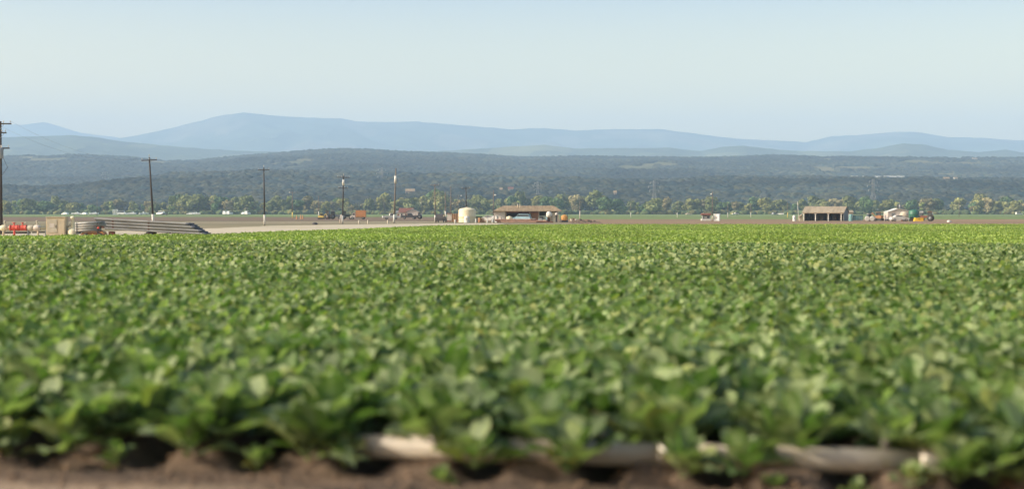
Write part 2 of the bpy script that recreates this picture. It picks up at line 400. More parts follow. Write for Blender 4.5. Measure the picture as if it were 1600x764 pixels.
# ------------------------------------------------------------------ irrigation main at the field edge
alu = mat("weathered_aluminium", (.44, .375, .29), .6, .15, col2=(.28, .25, .21), scale=2.5, stretch=(1, 4, 4), bump=.1)
alu_dull = mat("pipe_aluminium_far", (.40, .39, .36), .5, .4, col2=(.28, .27, .25), scale=4)
def pipe_run(px0, px1, seed, label):
    """a length of pipe lying across the beds between two picture columns"""
    g2 = random.Random(seed)
    def pt(px):
        k = (px - 800) / F; y = 12.29 / (1 + k * SA); return Vector((k * y, y, 0))
    a, b = pt(px0), pt(px1)
    t = empty("irrigation_pipe", (a.x, a.y, .255), math.atan2(b.y - a.y, b.x - a.x), label, "irrigation pipe", "irrigation pipes at the field edge")
    L = (b - a).length
    MB().tube((0, 0, 0), (L - .12, 0, g2.uniform(-.01, .02)), .1, n=28).build("pipe_barrel", alu, t)
    MB().lathe((L - .16, 0, .005), [(.1, -.10), (.117, -.09), (.117, .02), (.108, .04), (.108, .12), (.118, .13), (.118, .17), (.1, .18)], 24, 'X').build("coupling", mat("coupling_metal", (.42, .38, .32), .5, .5), t)
    for xx_ in (L * .25, L * .75):
        MB().lathe((xx_, 0, .09), [(.03, 0), (.03, .05), (.045, .055), (.045, .08), (.0, .085)], 12).build("outlet_cap", mat("outlet_rubber", (.10, .09, .08), .7), t)
pipe_run(548, 1080, 3, "weathered aluminium irrigation pipe catching the sun below the leaves in the middle of the verge")
pipe_run(1080, 1492, 4, "pale sunlit aluminium irrigation pipe at the field edge towards the right")
pipe_run(1820, 2500, 5, "weathered aluminium irrigation pipe just beyond the right edge of view")

# ------------------------------------------------------------------ hills and mountains
def prof(pts): a = np.array(pts, float); return lambda c: np.interp(c, a[:, 0], a[:, 1])
RIDGE = prof([(-700, 250), (0, 245), (60, 243), (130, 243), (200, 246), (260, 252), (300, 252), (370, 245), (430, 240), (480, 236), (530, 234), (580, 235), (620, 238), (700, 240), (760, 243), (820, 247), (900, 245), (1000, 246), (1100, 247), (1200, 243), (1300, 246), (1600, 247), (2300, 250)])
BLUFF = prof([(-700, 290), (0, 288), (120, 287), (170, 279), (220, 273), (400, 271), (550, 273), (700, 276), (900, 279), (1200, 281), (1600, 282), (2300, 284)])
def terrain(c, d):
    r = (HY - RIDGE(c)) / F * 4200; b = (HY - BLUFF(c)) / F * 2350
    left = np.clip((520 - c) / 200, 0, 1)
    z = np.zeros_like(d, dtype=float)
    kn = [(1380, 0 * b), (1480, 2 + 0 * b), (1750, b * .42), (2150, b * .90), (2350, b), (2600, b * 1.04 - left * 4), (3100, b + (r - b) * .34 - left * 16), (3700, b + (r - b) * .74), (4200, r), (4600, r * .88), (5600, r * .3), (6500, 0 * r)]
    for (d0, z0), (d1, z1) in zip(kn[:-1], kn[1:]):
        m = (d >= d0) & (d < d1); t = np.clip((d - d0) / (d1 - d0), 0, 1); t2 = t * .5 + (t * t * (3 - 2 * t)) * .5
        z = np.where(m, z0 + (z1 - z0) * t2, z)
    x = X(c, d)
    amp = np.clip((d - 1450) / 500, 0, 1) * np.clip((4200 - d) / 350, .12, 1)
    z = z + amp * (9 * fbm(x / 330, d / 480, 3, 3) + 4 * fbm(x / 90, d / 150, 2, 6)) - amp * 2
    return np.maximum(z + H * 0, -.3)
cg = np.arange(-420, 2040, 4.0); dg = np.concatenate([np.arange(1380, 2400, 18), np.arange(2400, 4700, 30), np.arange(4700, 6600, 120)])
Dg, Cg = np.meshgrid(dg, cg, indexing='ij'); Tz = terrain(Cg, Dg)
hill_c = np.array([.17, .145, .075]); hill_g = np.array([.10, .105, .05])
nz = np.clip(.5 + fbm(X(Cg, Dg) / 120, Dg / 120, 3, 40), 0, 1)[..., None]
me = np_mesh("hills", np.stack([X(Cg, Dg), Dg, Tz], -1).reshape(-1, 3), grid_faces(*Dg.shape), tint_mat("hill_ground", .95, .05, scale=.02, var=.2), True, (hill_c * nz + hill_g * (1 - nz)).reshape(-1, 3))
link("hills", me, kind="structure")

# woodland canopy over the hills
cg = np.arange(-300, 1920, 1.75); dg = np.concatenate([np.arange(1440, 2420, 3.6), np.arange(2420, 4330, 6.5)])
Dg, Cg = np.meshgrid(dg, cg, indexing='ij'); Xg = X(Cg, Dg)
def crowns(x, y, cell, seed):
    ix = np.floor(x / cell); iy = np.floor(y / cell)
    best = np.zeros_like(x); hid = np.zeros_like(x)
    for i in (-1, 0, 1):
        for j in (-1, 0, 1):
            a = ix + i; b = iy + j
            px_ = (a + .15 + .7 * vhash(a, b, seed)) * cell; py_ = (b + .15 + .7 * vhash(a, b, seed + 1)) * cell
            rr = cell * (.50 + .38 * vhash(a, b, seed + 2)); hh = .55 + .45 * vhash(a, b, seed + 3)
            q = 1 - ((x - px_) ** 2 + (y - py_) ** 2) / rr ** 2
            hgt = np.where(q > 0, hh * np.sqrt(np.maximum(q, 0)) , 0)
            m = hgt > best; best = np.where(m, hgt, best); hid = np.where(m, vhash(a, b, seed + 4), hid)
    return best, hid
wx_ = Xg + 2.0 * fbm(Xg / 5, Dg / 5, 2, 71); wd_ = Dg + 2.0 * fbm(Xg / 5 + 9, Dg / 5, 2, 72)
h1, id1 = crowns(wx_, wd_, 8.5, 100); h2, id2 = crowns(wx_ + 5, wd_ + 3, 12.5, 200)
hh = np.maximum(h1 * 4.2, np.where(id2 > .5, h2 * 6.5, 0)); idd = np.where(h1 * 4.2 > np.where(id2 > .5, h2 * 6.5, 0), id1, id2)
hh = hh + (fbm(Xg / 3.0, Dg / 3.0, 2, 60)) * 1.1
Tz = terrain(Cg, Dg)
dens = fbm(Xg / 140, Dg / 260, 4, 300) + .16 * np.clip((2300 - Dg) / 400, -1, 1)
clear = dens < -.58
# known bare strips: (column range, distance range)
for c0, c1, d0, d1 in ((1330, 1352, 2360, 2395), (1366, 1418, 2352, 2400), (988, 1006, 2330, 2380), (1022, 1068, 2320, 2372), (1085, 1112, 2345, 2385), (1115, 1150, 2350, 2385), (930, 945, 2700, 2760),
                       (1462, 1490, 2950, 3080), (1478, 1500, 2500, 2560), (1395, 1440, 3900, 3990), (240, 400, 2385, 2400), (1120, 1135, 3990, 4080), (1500, 1512, 3600, 3700)):
    clear |= (Cg + 5 * fbm(Dg / 9, Cg / 9, 2, 17) > c0) & (Cg < c1) & (Dg > d0) & (Dg < d1)
Zc = np.where(clear, Tz - 3.0, Tz + hh + .5)
pal = np.array([[.028, .043, .038], [.046, .058, .038], [.066, .068, .052], [.022, .037, .040], [.058, .060, .038], [.042, .050, .044]])
ci = (idd * 5.999).astype(int); cc = pal[ci]
big = np.clip(.5 + .9 * fbm(Xg / 300, Dg / 200, 3, 80), 0, 1)[..., None]; cc = cc * (.55 + .9 * big) * (1 + .35 * fbm(Xg / 70, Dg / 160, 3, 91)[..., None])
me = np_mesh("woodland", np.stack([Xg, Dg, Zc], -1).reshape(-1, 3), grid_faces(*Dg.shape), tint_mat("canopy", .95, .05, scale=.25, var=.35), True, cc.reshape(-1, 3))
link("woodland", me, kind="stuff", label="dense oak woodland covering the low blue-green hills", cat="woodland")

def range_(name, prof_pts, d_r, d_f, d_b, seed, cols, amp, patch=None, c0=-560, c1=2160, step=3.0, zmin=0):
    """a mountain range: a terrain strip with its crest at distance d_r"""
    P_ = prof(prof_pts); c = np.arange(c0, c1, step)
    d = np.concatenate([np.linspace(d_f, d_r, 90), np.linspace(d_r, d_b, 12)[1:]])
    D, C = np.meshgrid(d, c, indexing='ij'); x = X(C, D)
    crest = (HY - P_(C + (D - d_r) / 60)) / F * d_r
    t = np.where(D <= d_r, (D - d_f) / (d_r - d_f), 1 - (D - d_r) / (d_b - d_r)); t = np.clip(t, 0, 1)
    s = d_r / 12000.0
    rid = 1 - np.abs(fbm(x / (900 * s) + D / (2600 * s), D / (1900 * s), 4, seed)) * 2
    z = crest * (t ** .8) + amp * (rid - .6) * np.sin(np.pi * np.clip(t, 0, 1)) * crest.mean()
    z = z + 5 * s * fbm(x / (70 * s), D / (70 * s), 3, seed + 9)
    z = np.maximum(z, zmin)
    nz = fbm(x / (420 * s), D / (600 * s), 4, seed + 5)[..., None]
    cl = np.where(nz > (.18 if patch else 9), np.array(patch or (0, 0, 0)), np.array(cols))
    cl = cl * (1 + .3 * fbm(x / (120 * s), D / (120 * s), 3, seed + 6)[..., None])
    me_ = np_mesh(name, np.stack([x, D, z], -1).reshape(-1, 3), grid_faces(*D.shape), tint_mat(name + "_m", .95, .05, scale=.004, var=.25), True, cl.reshape(-1, 3))
    return link(name, me_, kind="structure")
range_("foothills", [(-600, 222), (0, 214), (60, 213), (110, 211), (150, 214), (200, 222), (270, 228), (330, 233), (400, 236), (450, 237), (600, 240), (720, 234), (800, 229), (850, 226), (900, 232), (960, 231), (1050, 231), (1095, 236), (1130, 229), (1160, 227), (1200, 232), (1250, 236), (1330, 236), (1370, 231), (1410, 224), (1440, 225), (1480, 234), (1530, 237), (1570, 234), (1600, 238), (2200, 240)], 7200, 5200, 8600, 21, (.075, .09, .05), .18, patch=(.13, .14, .07))
range_("mountains", [(-600, 230), (150, 222), (200, 214), (240, 207), (290, 195), (345, 181), (380, 176), (420, 180), (480, 184), (533, 185), (560, 190), (600, 191), (650, 190), (700, 194), (760, 199), (800, 202), (850, 200), (900, 204), (960, 202), (1030, 202), (1080, 208), (1150, 217), (1200, 219), (1260, 222), (1300, 213), (1350, 210), (1400, 206), (1430, 206), (1480, 214), (1540, 216), (1600, 220), (2200, 226)], 12000, 8800, 13200, 51, (.07, .09, .055), .17, patch=(.13, .13, .09))
range_("mountains", [(-600, 215), (-60, 200), (0, 195), (40, 195), (70, 191), (95, 198), (125, 207), (160, 212), (240, 222), (400, 232), (2200, 240)], 14300, 12400, 15200, 71, (.08, .095, .06), .10, c1=500)

# ------------------------------------------------------------------ materials of the yard
M = {
 'pole': mat("creosoted_wood", (.035, .028, .025), .9, col2=(.055, .045, .038), scale=3, stretch=(1, 1, .1)),
 'greypole': mat("weathered_pole_wood", (.17, .145, .12), .9, col2=(.11, .092, .078), scale=3, stretch=(1, 1, .1)),
 'whitepaint': mat("white_paint", (.62, .61, .57), .7, col2=(.50, .48, .43), scale=2),
 'carwhite': mat('car_white', (.85, .85, .84), .4, col2=(.78, .78, .77), scale=1),
 'yellowpaint': mat("yellow_paint", (.72, .52, .12), .7, col2=(.62, .45, .12), scale=2),
 'orange': mat("orange_paint", (.46, .20, .07), .7, col2=(.36, .16, .06), scale=2),
 'grey': mat("grey_metal", (.30, .31, .32), .5, .3, col2=(.22, .23, .24), scale=2),
 'dark': mat("dark_metal", (.04, .04, .045), .6, .2, col2=(.07, .06, .055), scale=3),
 'rubber': mat("black_rubber", (.03, .03, .03), .85, col2=(.06, .055, .045), scale=5),
 'glass': mat("dark_glass", (.03, .04, .05), .15, col2=(.05, .06, .07), scale=1),
 'porcelain': mat("porcelain", (.55, .52, .48), .3, scale=2),
 'cream': mat("cream_plastic", (.66, .60, .42), .6, col2=(.58, .51, .33), scale=.8, detail=3),
 'beige': mat("beige_paint", (.55, .46, .32), .75, col2=(.45, .36, .24), scale=1.2),
 'beige2': mat("faded_beige_panel", (.48, .43, .33), .7, col2=(.40, .35, .26), scale=1.5),
 'red': mat("red_paint", (.62, .06, .035), .6, col2=(.48, .07, .04), scale=3),
 'rust': mat("rusty_steel", (.20, .075, .045), .9, col2=(.12, .05, .035), scale=4, bump=.2),
 'alu': mat("stacked_aluminium", (.36, .35, .33), .6, .1, col2=(.25, .24, .22), scale=3, stretch=(.2, 1, 1)),
 'blue': mat("dark_blue_coupler", (.05, .06, .085), .6, col2=(.09, .10, .12), scale=4),
 'roof_tan': mat("tan_sheet_roof", (.32, .265, .19), .85, col2=(.22, .18, .125), scale=.7, stretch=(2, .3, 1)),
 'roof_brown': mat("brown_shingle_roof", (.30, .22, .13), .9, col2=(.19, .135, .08), scale=.9, stretch=(2, .4, 1)),
 'wallwhite': mat("whitewashed_wall", (.58, .52, .46), .85, col2=(.44, .38, .33), scale=.8),
 'wallgrey': mat("grey_board_wall", (.22, .235, .24), .85, col2=(.16, .17, .175), scale=1.5, stretch=(1, 4, 1)),
 'wood': mat("orange_brown_boards", (.36, .17, .07), .85, col2=(.24, .11, .05), scale=1.5, stretch=(4, 1, 1)),
 'teal': mat("teal_paint", (.10, .23, .23), .6, col2=(.14, .26, .25), scale=1.5),
 'tank_green': mat("green_tank_plastic", (.03, .15, .09), .5, col2=(.04, .12, .075), scale=1),
 'yellow': mat("bright_yellow", (.80, .50, .02), .6, col2=(.72, .42, .03), scale=1.5),
 'house_pink': mat("pink_stucco", (.30, .225, .165), .9, col2=(.24, .18, .14), scale=.3),
 'galv': mat("galvanised_steel", (.17, .17, .165), .6, .4, col2=(.34, .34, .33), scale=1),
 'bluepale': mat("pale_blue_plastic", (.34, .50, .56), .5, scale=1),
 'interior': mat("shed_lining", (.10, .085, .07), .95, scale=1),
}
GRP_POLE = "utility poles in and beyond the farmyard"
def arm(parent, z, L, name="crossarm", m='pole', ins=4, hang=False, yoff=.0):
    a = MB().box((0, yoff - .14, z), (L, .10, .13)).build(name, M[m], parent)
    b = MB()
    for k in range(ins):
        x = (-.5 + (k + .5 * 0) / (ins - 1)) * (L - .2)
        zz = z + .065
        s = -1 if hang else 1
        b.lathe((x, yoff - .14, zz), [(.02, 0), (.02, .10 * s), (.055, .11 * s), (.06, .17 * s), (.035, .24 * s), (0, .25 * s)], 8)
    b.build("insulator", M['porcelain'], a)
    MB().tube((-.45, yoff - .10, z), (0, -.12, z - .55), .02, n=5).tube((.45, yoff - .10, z), (0, -.12, z - .55), .02, n=5).build("brace", M['grey'], a)
    return a
def pole(px, d, h, label, m='pole', r=.15, arms=(), base=None, base_h=1.7, lean=0.0, ins=4, sleeve=None, transformer=None, lamp=None, stub=False, rz=0.0):
    t = empty("utility_pole", (X(px, d), d, -.1), rz, label, "utility pole", GRP_POLE)
    t.rotation_euler = (0, lean, rz)
    MB().tube((0, 0, 0), (0, 0, h), r, r * .62, 12).build("shaft", M[m], t)
    for z, L in arms: arm(t, z, L, ins=ins, m='pole' if m == 'pole' else 'greypole')
    if stub: MB().lathe((0, 0, h), [(.03, 0), (.03, .2), (.07, .22), (.07, .36), (0, .42)], 8).build("top_insulator", M['porcelain'], t)
    if base: MB().tube((0, 0, .1), (0, 0, base_h + .1), r * 1.12, r * 1.06, 12).build("painted_base", M[base], t)
    if sleeve: MB().tube((0, 0, sleeve[0]), (0, 0, sleeve[1]), r * 1.45, r * 1.35, 12).build("cable_sleeve", M['whitepaint'], t)
    if transformer:
        tr = MB().lathe((transformer[1], -.38, transformer[0]), [(0, 0), (.26, 0), (.28, .06), (.28, .95), (.24, 1.05), (0, 1.08)], 16).build("transformer", M['grey'], t)
        MB().lathe((transformer[1] + .1, -.38, transformer[0] + 1.05), [(.05, 0), (.07, .06), (.04, .12), (.07, .18), (.03, .3), (0, .3)], 8).build("bushing", M['porcelain'], tr)
    if lamp:
        lp = MB().tube((0, 0, lamp[0]), (lamp[1], -.1, lamp[0] + .15), .035, n=6).build("lamp_arm", M['grey'], t)
        MB().lathe((lamp[1] * 1.2, -.1, lamp[0] - .02), [(.0, .22), (.16, .16), (.24, .02), (.16, -.1), (0, -.14)], 10).build("lamp_head", M['whitepaint'], lp)
    return t
def hgt(py, d): return (HY - py) / F * d + H + .1
p_left = pole(2, 150, hgt(190, 150), "tall pole carrying a grey transformer at the left edge of the photo", arms=[(hgt(194, 150), 2.3), (hgt(208, 150), 1.3)], transformer=(hgt(248, 150), .12), r=.16)
arm(p_left, hgt(232, 150), 1.9, ins=3)
MB().tube((.35, -.2, hgt(248, 150)), (.75, -.2, hgt(262, 150)), .02, n=5).tube((.75, -.2, hgt(262, 150)), (.1, -.15, hgt(276, 150)), .02, n=5).build("cable", M['dark'], p_left)
P_ = {}
P_['a'] = pole(240, 214, hgt(246, 214), "dark pole with one crossarm and white base behind the long trailer", arms=[(hgt(250.5, 214), 2.25)], base='whitepaint', base_h=1.9, lean=R(-3.2), r=.17, stub=True, ins=3)
P_['b'] = pole(413.5, 255, hgt(262, 255), "dark pole with a short thin crossarm and tall white base standing alone", arms=[(hgt(265.5, 255), 2.0)], base='whitepaint', base_h=1.75, lean=R(-.6), r=.15, stub=True, ins=2)
P_['c'] = pole(535, 290, hgt(275, 290), "dark pole with two crossarms near the orange box truck", arms=[(hgt(277.5, 290), 2.5), (hgt(294, 290), 1.9)], base='whitepaint', base_h=1.5, lean=R(1.6), r=.16, sleeve=(hgt(290, 290), hgt(281, 290)), stub=True)
for k, pxs_ in enumerate((530.5, 533.0)):
    t = MB().tube((0, 0, 0), (.25 if k == 0 else .12, 0, 1.75), .09, n=8).build("stake", M['wallwhite'], None, (X(pxs_, 288), 288, -.1))
    tag(t, ("outer" if k == 0 else "inner") + " leaning pale stake beside the pole with two crossarms", "stake", "stakes beside the two-armed pole")
P_['d'] = pole(615.5, 305, hgt(263, 305), "bare leaning pole with a white cable sleeve and no crossarm", m='greypole', base='whitepaint', base_h=1.7, lean=R(2.2), r=.19, sleeve=(hgt(286, 305), hgt(275, 305)))
P_['e'] = pole(680, 330, hgt(288, 330), "grey pole with one crossarm beside the parked black vehicle", m='greypole', arms=[(hgt(289.5, 330), 1.9)], base='whitepaint', base_h=1.5, r=.15, lean=R(-.6), ins=2)
pole(696, 332, hgt(300, 332), "thin brown pole with a tall white base right of the black vehicle", m='greypole', base='whitepaint', base_h=2.4, r=.14)
pole(704.5, 345, hgt(292, 345), "slim bare dark pole left of the cream water tank", m='greypole', r=.13)
P_['f'] = pole(729, 348, hgt(293, 348), "dark pole with a crossarm rising behind the cream water tank", arms=[(hgt(294.5, 348), 2.0)], r=.15, lean=R(-1.0), ins=2)
pole(771, 330, hgt(297, 330), "pale grey pole at the left end of the open shed", m='greypole', base='whitepaint', base_h=1.4, r=.13, lamp=(hgt(305, 330), .35))
pole(457, 500, hgt(299, 500), "far thin pole with small crossarm and yellow base", m='greypole', arms=[(hgt(301, 500), 2.0)], base='yellowpaint', base_h=2.1, r=.15, ins=2, lamp=(hgt(301, 500), -.8))
pole(498, 470, hgt(306, 470), "far thin pole beside the yellow digger left of the tractors", m='greypole', base='whitepaint', base_h=2.4, r=.13)
pole(152, 800, hgt(300, 800), "faint far pole with a crossarm behind the beige cabinet and pipes", m='greypole', arms=[(hgt(301.5, 800), 3.0)], r=.17, ins=2)
pole(906, 440, hgt(314, 440), "slim pole with pale base right of the soil mound", m='greypole', base='wallwhite', base_h=2.6, r=.12)
for px, yt, lb in ((985.5, 318, "thin post with white base, first one right of the slim pole by the soil mound"), (1058, 312, "thin post with white base left of the small brown-roofed hut"), (1173, 318, "thin post with white base midway between the white kiosk and the barn")):
    pole(px, 560, hgt(yt, 560), lb, m='greypole', base='whitepaint', base_h=2.0, r=.10)
pole(1230.5, 560, hgt(314, 560), "thin post with yellowish base left of the white drum and barn", m='greypole', base='yellowpaint', base_h=2.0, r=.11)
pole(1113, 378, hgt(299, 378), "pole with a white lamp between the small hut and the white kiosk", m='greypole', r=.12, lamp=(hgt(303.5, 378), -.25), base='wallwhite', base_h=1.2)
pole(1137, 520, hgt(316, 520), "slim pale pole right of the white kiosk", m='greypole', r=.11, base='wallwhite', base_h=2)
pole(1248, 372, hgt(315, 372), "white leaning bare pole left of the three-bay barn", m='whitepaint', r=.085, lean=R(-4))
pole(1498.5, 620, hgt(318, 620), "faint far pole with a small white lamp right of the machines", m='greypole', r=.12, lamp=(hgt(322, 620), .3))
pole(600, 900, hgt(309, 900), "faint far pole left of the white farmhouse", m='greypole', r=.15)
pole(659, 700, hgt(310, 700), "far pole with white lamp right of the white farmhouse", m='greypole', r=.12, lamp=(hgt(318, 700), -.5))
pole(716, 520, hgt(303, 520), "street lamp pole with an outstretched arm just left of the cream tank", m='greypole', r=.09, lamp=(hgt(306, 520), .9))

# wires between the poles
def wire(a, za, b, zb, off, sag, label):
    pa = a.matrix_world if False else None
    A = Vector(a.location) + Vector((off + za * math.sin(a.rotation_euler.y), -.14, za + .3)); B = Vector(b.location) + Vector((off + zb * math.sin(b.rotation_euler.y), -.14, zb + .3))
    m = MB(); N = 18; prev = None
    for k in range(N + 1):
        t = k / N; p = A.lerp(B, t); p.z -= sag * 4 * t * (1 - t)
        if prev is not None: m.tube(prev, p, .007, n=4, cap=False)
        prev = p
    tag(m.build("power_line", M['grey']), label, "wire", "overhead wires strung between the poles")
for off, wd in ((-1.0, "left-hand"), (1.0, "right-hand")):
    wire(p_left, hgt(194, 150), P_['a'], hgt(250.5, 214), off, 1.6, wd + " wire from the transformer pole to the dark pole behind the trailer")
    wire(P_['a'], hgt(250.5, 214), P_['b'], hgt(265.5, 255), off * .9, 1.2, wd + " wire from the pole behind the trailer to the pole standing alone")
    wire(P_['b'], hgt(265.5, 255), P_['c'], hgt(277.5, 290), off * .9, 1.0, wd + " wire from the lone pole to the pole with two crossarms")
    wire(P_['c'], hgt(277.5, 290), P_['e'], hgt(289.5, 330), off * .9, 1.0, wd + " wire from the two-armed pole to the pole by the black vehicle")
    wire(P_['e'], hgt(289.5, 330), P_['f'], hgt(294.5, 348), off * .9, .4, wd + " wire from the pole by the black vehicle to the pole behind the cream tank")

# ------------------------------------------------------------------ lattice towers
def tower(px, d, top_py, base_z, label):
    t = empty("transmission_tower", (X(px, d), d, base_z), .25, label, "transmission tower", "lattice towers before the hills")
    h = (HY - top_py) / F * d + H - base_z; wb = h * .115; wt = h * .022; wst = .62
    def w_at(k): return wb + (wt * 1.5 - wb) * min(k / wst, 1) if k < wst else wt * 1.5 + (wt - wt * 1.5) * (k - wst) / (1 - wst)
    for sx in (-1, 1):
        for sy in (-1, 1):
            m = MB(); pr = Vector((sx * wb, sy * wb, 0))
            for k in (wst, 1.0):
                p = Vector((sx * w_at(k), sy * w_at(k), h * k)); m.tube(pr, p, h * .0040, n=4); pr = p
            m.build("leg", M['galv'], t)
    m = MB(); N = 9
    for i in range(N):
        k0, k1 = (i / N) ** .85, ((i + 1) / N) ** .85; a, b = w_at(k0), w_at(k1)
        for s in (-1, 1):
            m.tube((-a, s * a, h * k0), (b, s * b, h * k1), h * .0020, n=3, cap=False); m.tube((a, s * a, h * k0), (-b, s * b, h * k1), h * .0020, n=3, cap=False)
            m.tube((s * a, -a, h * k0), (s * b, b, h * k1), h * .0020, n=3, cap=False); m.tube((s * a, a, h * k0), (s * b, -b, h * k1), h * .0020, n=3, cap=False)
            m.tube((-b, s * b, h * k1), (b, s * b, h * k1), h * .003, n=3, cap=False)
    m.build("lattice", M['galv'], t)
    for k, L in ((.70, .15), (.82, .19), (.94, .13)):
        a = MB().tube((-h * L, 0, h * k), (h * L, 0, h * k), h * .0035, n=4).tube((-h * L, 0, h * k), (0, 0, h * (k + .04)), h * .004, n=4).tube((h * L, 0, h * k), (0, 0, h * (k + .04)), h * .004, n=4).build("crossarm", M['galv'], t)
        ib = MB()
        for s in (-1, 1): ib.tube((s * h * L * .96, 0, h * k), (s * h * L * .96, 0, h * (k - .05)), h * .005, n=5)
        ib.build("insulator_string", M['porcelain'], a)
tower(1364, 1380, 280, 0, "steel lattice tower rising behind the right-hand machines and barn")
tower(1022, 1420, 282, 0, "steel lattice tower standing in front of the woods left of the small hut")
tower(597, 2050, 262, 22, "tall faint lattice tower behind the bare leaning pole")
tower(840, 1700, 284, 8, "small faint lattice tower on the slope above the open shed roof")
tower(165, 2300, 268, 35, "very faint lattice tower on the wooded bluff at the left")

# ------------------------------------------------------------------ trees along the foot of the hills
tree_leaf = tint_mat("tree_foliage", .85, .1, trans=.12, scale=.6, var=.25)
trunk_m = mat("bark", (.11, .085, .065), .95, scale=4)
def crown_mesh(g, h, w_, base, kind):
    nb = 9 if kind != 'poplar' else 7; cl = []
    for i in range(nb):
        a = g.uniform(0, 6.28); rr = w_ * g.uniform(.1, .62); zz = h * g.uniform(.30, .86)
        if kind == 'poplar': rr *= .5
        if zz > h * .65: rr *= .6
        cl.append((rr * math.cos(a), rr * math.sin(a), zz, w_ * g.uniform(.34, .58) * (.8 if kind == 'poplar' else 1)))
    V_ = []; F_ = []; C_ = []; off = 0
    for (x, y, z, r_) in cl:
        n_ = int(70 * (r_ / 2.2) ** 2) + 30
        tint = g.uniform(.75, 1.3)
        for k in range(n_):
            u_ = g.normal(size=3); u_ /= np.linalg.norm(u_); rad = r_ * g.uniform(.55, 1.06)
            c_ = np.array([x, y, z]) + u_ * rad * np.array([1, 1, .85])
            if c_[2] < h * .06: c_[2] = h * .06
            n1 = np.cross(u_, g.normal(size=3)); n1 /= np.linalg.norm(n1) + 1e-9; n2 = np.cross(u_ + .5 * g.normal(size=3), n1); n2 /= np.linalg.norm(n2) + 1e-9
            s_ = g.uniform(.35, .75)
            q = np.array([c_ - n1 * s_ - n2 * s_ * .7, c_ + n1 * s_ - n2 * s_ * .5, c_ + n1 * s_ * .7 + n2 * s_, c_ - n1 * s_ * .6 + n2 * s_ * .8])
            V_.append(q); F_.append([off, off + 1, off + 2, off + 3]); off += 4
            C_.append(np.repeat((base * tint * g.uniform(.75, 1.3))[None], 4, 0))
    return np_mesh("crown", np.concatenate(V_), np.array(F_), tree_leaf, False, np.concatenate(C_))
g = np.random.default_rng(3)
KINDS_ = [("olive-green rounded tree in the belt along the foot of the hills", np.array([.135, .155, .075]), 'round', 11, 5.6),
          ("yellowish spring-green tree in the belt along the foot of the hills", np.array([.185, .19, .085]), 'round', 10, 5.2),
          ("brownish leafing tree in the belt along the foot of the hills", np.array([.185, .165, .10]), 'round', 10, 5.0),
          ("dark bluish-green dense tree in the belt along the foot of the hills", np.array([.075, .12, .06]), 'round', 10, 5.4),
          ("slender pale green upright tree in the belt along the foot of the hills", np.array([.17, .20, .08]), 'poplar', 14, 3.8)]
protos = {}
def tree_proto(ki, vi):
    lb, col, kd, h, w_ = KINDS_[ki]
    t = empty("tree", (0, 0, 0), 0, lb, "tree", lb.split(" tree")[0] + " trees of the valley belt")
    o = bpy.data.objects.new("crown", crown_mesh(g, h, w_, col * np.array([1.18, 1.15, .95]), kd)); COL.objects.link(o); o.parent = t
    m = MB().tube((0, 0, -.3), (.2, .1, h * .45), .28, .16, 7)
    for k in range(4):
        a = k * 1.7 + vi; m.tube((.15, .08, h * (.28 + .05 * k)), (math.cos(a) * w_ * .5, math.sin(a) * w_ * .5, h * (.55 + .06 * k)), .13, .05, 5)
    m.build("trunk", trunk_m, t)
    return t
for ki in range(5):
    for vi in range(3): protos[(ki, vi)] = [tree_proto(ki, vi), False]
def place_tree(px, d, s, ki, sz=1.0, label=None, z=0.0):
    vi = rnd.randrange(3); pr, used = protos[(ki, vi)]
    t = pr if not used else copy_tree(pr); protos[(ki, vi)][1] = True
    t.location = (X(px, d), d, z - .2); t.rotation_euler = (0, 0, rnd.uniform(0, 6.28)); t.scale = (s * rnd.uniform(.85, 1.6), s * rnd.uniform(.9, 1.3), s * sz)
    if label: t["label"] = label
    return t
BELT = prof([(0, 316), (60, 318), (150, 322), (270, 316), (300, 314), (420, 318), (500, 316), (600, 316), (680, 312), (760, 318), (900, 312), (960, 314), (1060, 318), (1160, 318), (1290, 318), (1400, 318), (1480, 322), (1540, 314), (1600, 320)])
px = -150.0
while px < 1760:
    d = rnd.uniform(1285, 1410); top = BELT(min(max(px, 0), 1600)) - 2.0 + rnd.choice([-4, -1, 0, 1, 2, 4, 6]) + rnd.uniform(-1, 1)
    hh_ = ((HY - top) / F * d + H) * 1.12
    ki = rnd.choices([0, 1, 2, 3, 4], [30, 24, 18, 18, 8])[0]
    s = hh_ / (10.0 if ki != 4 else 12.5) * rnd.uniform(.9, 1.15)
    place_tree(px, d, s, ki)
    px += rnd.choice([3, 5, 7, 9, 13]) * rnd.uniform(.8, 1.3) * max(.8, s)
for pxv, top, ki, lb in ((1425, 312, 3, "dark green dense tree rising behind the green tank and white shed"), (1288, 318, 1, "yellowish tree just above the left half of the barn roof"), (690, 305, 1, "tall yellow-green tree behind the pole by the black vehicle"), (385, 305, 0, "taller tree sticking out of the belt left of the lone pole"), (1020, 312, 0, "taller olive tree at the foot of the lattice tower"),
                    (945, 309, 3, "dark tree below the pink houses"), (1110, 312, 0, "tall olive tree behind the small hut"), (1530, 312, 1, "tall pale green tree near the right edge"), (870, 310, 3, "dark tall tree behind the shed's right end"), (640, 311, 0, "olive tree rising behind the white farmhouse")):
    d = 1270; place_tree(pxv, d, ((HY - top) / F * d + H) / 10.5, ki, 1.0, lb)
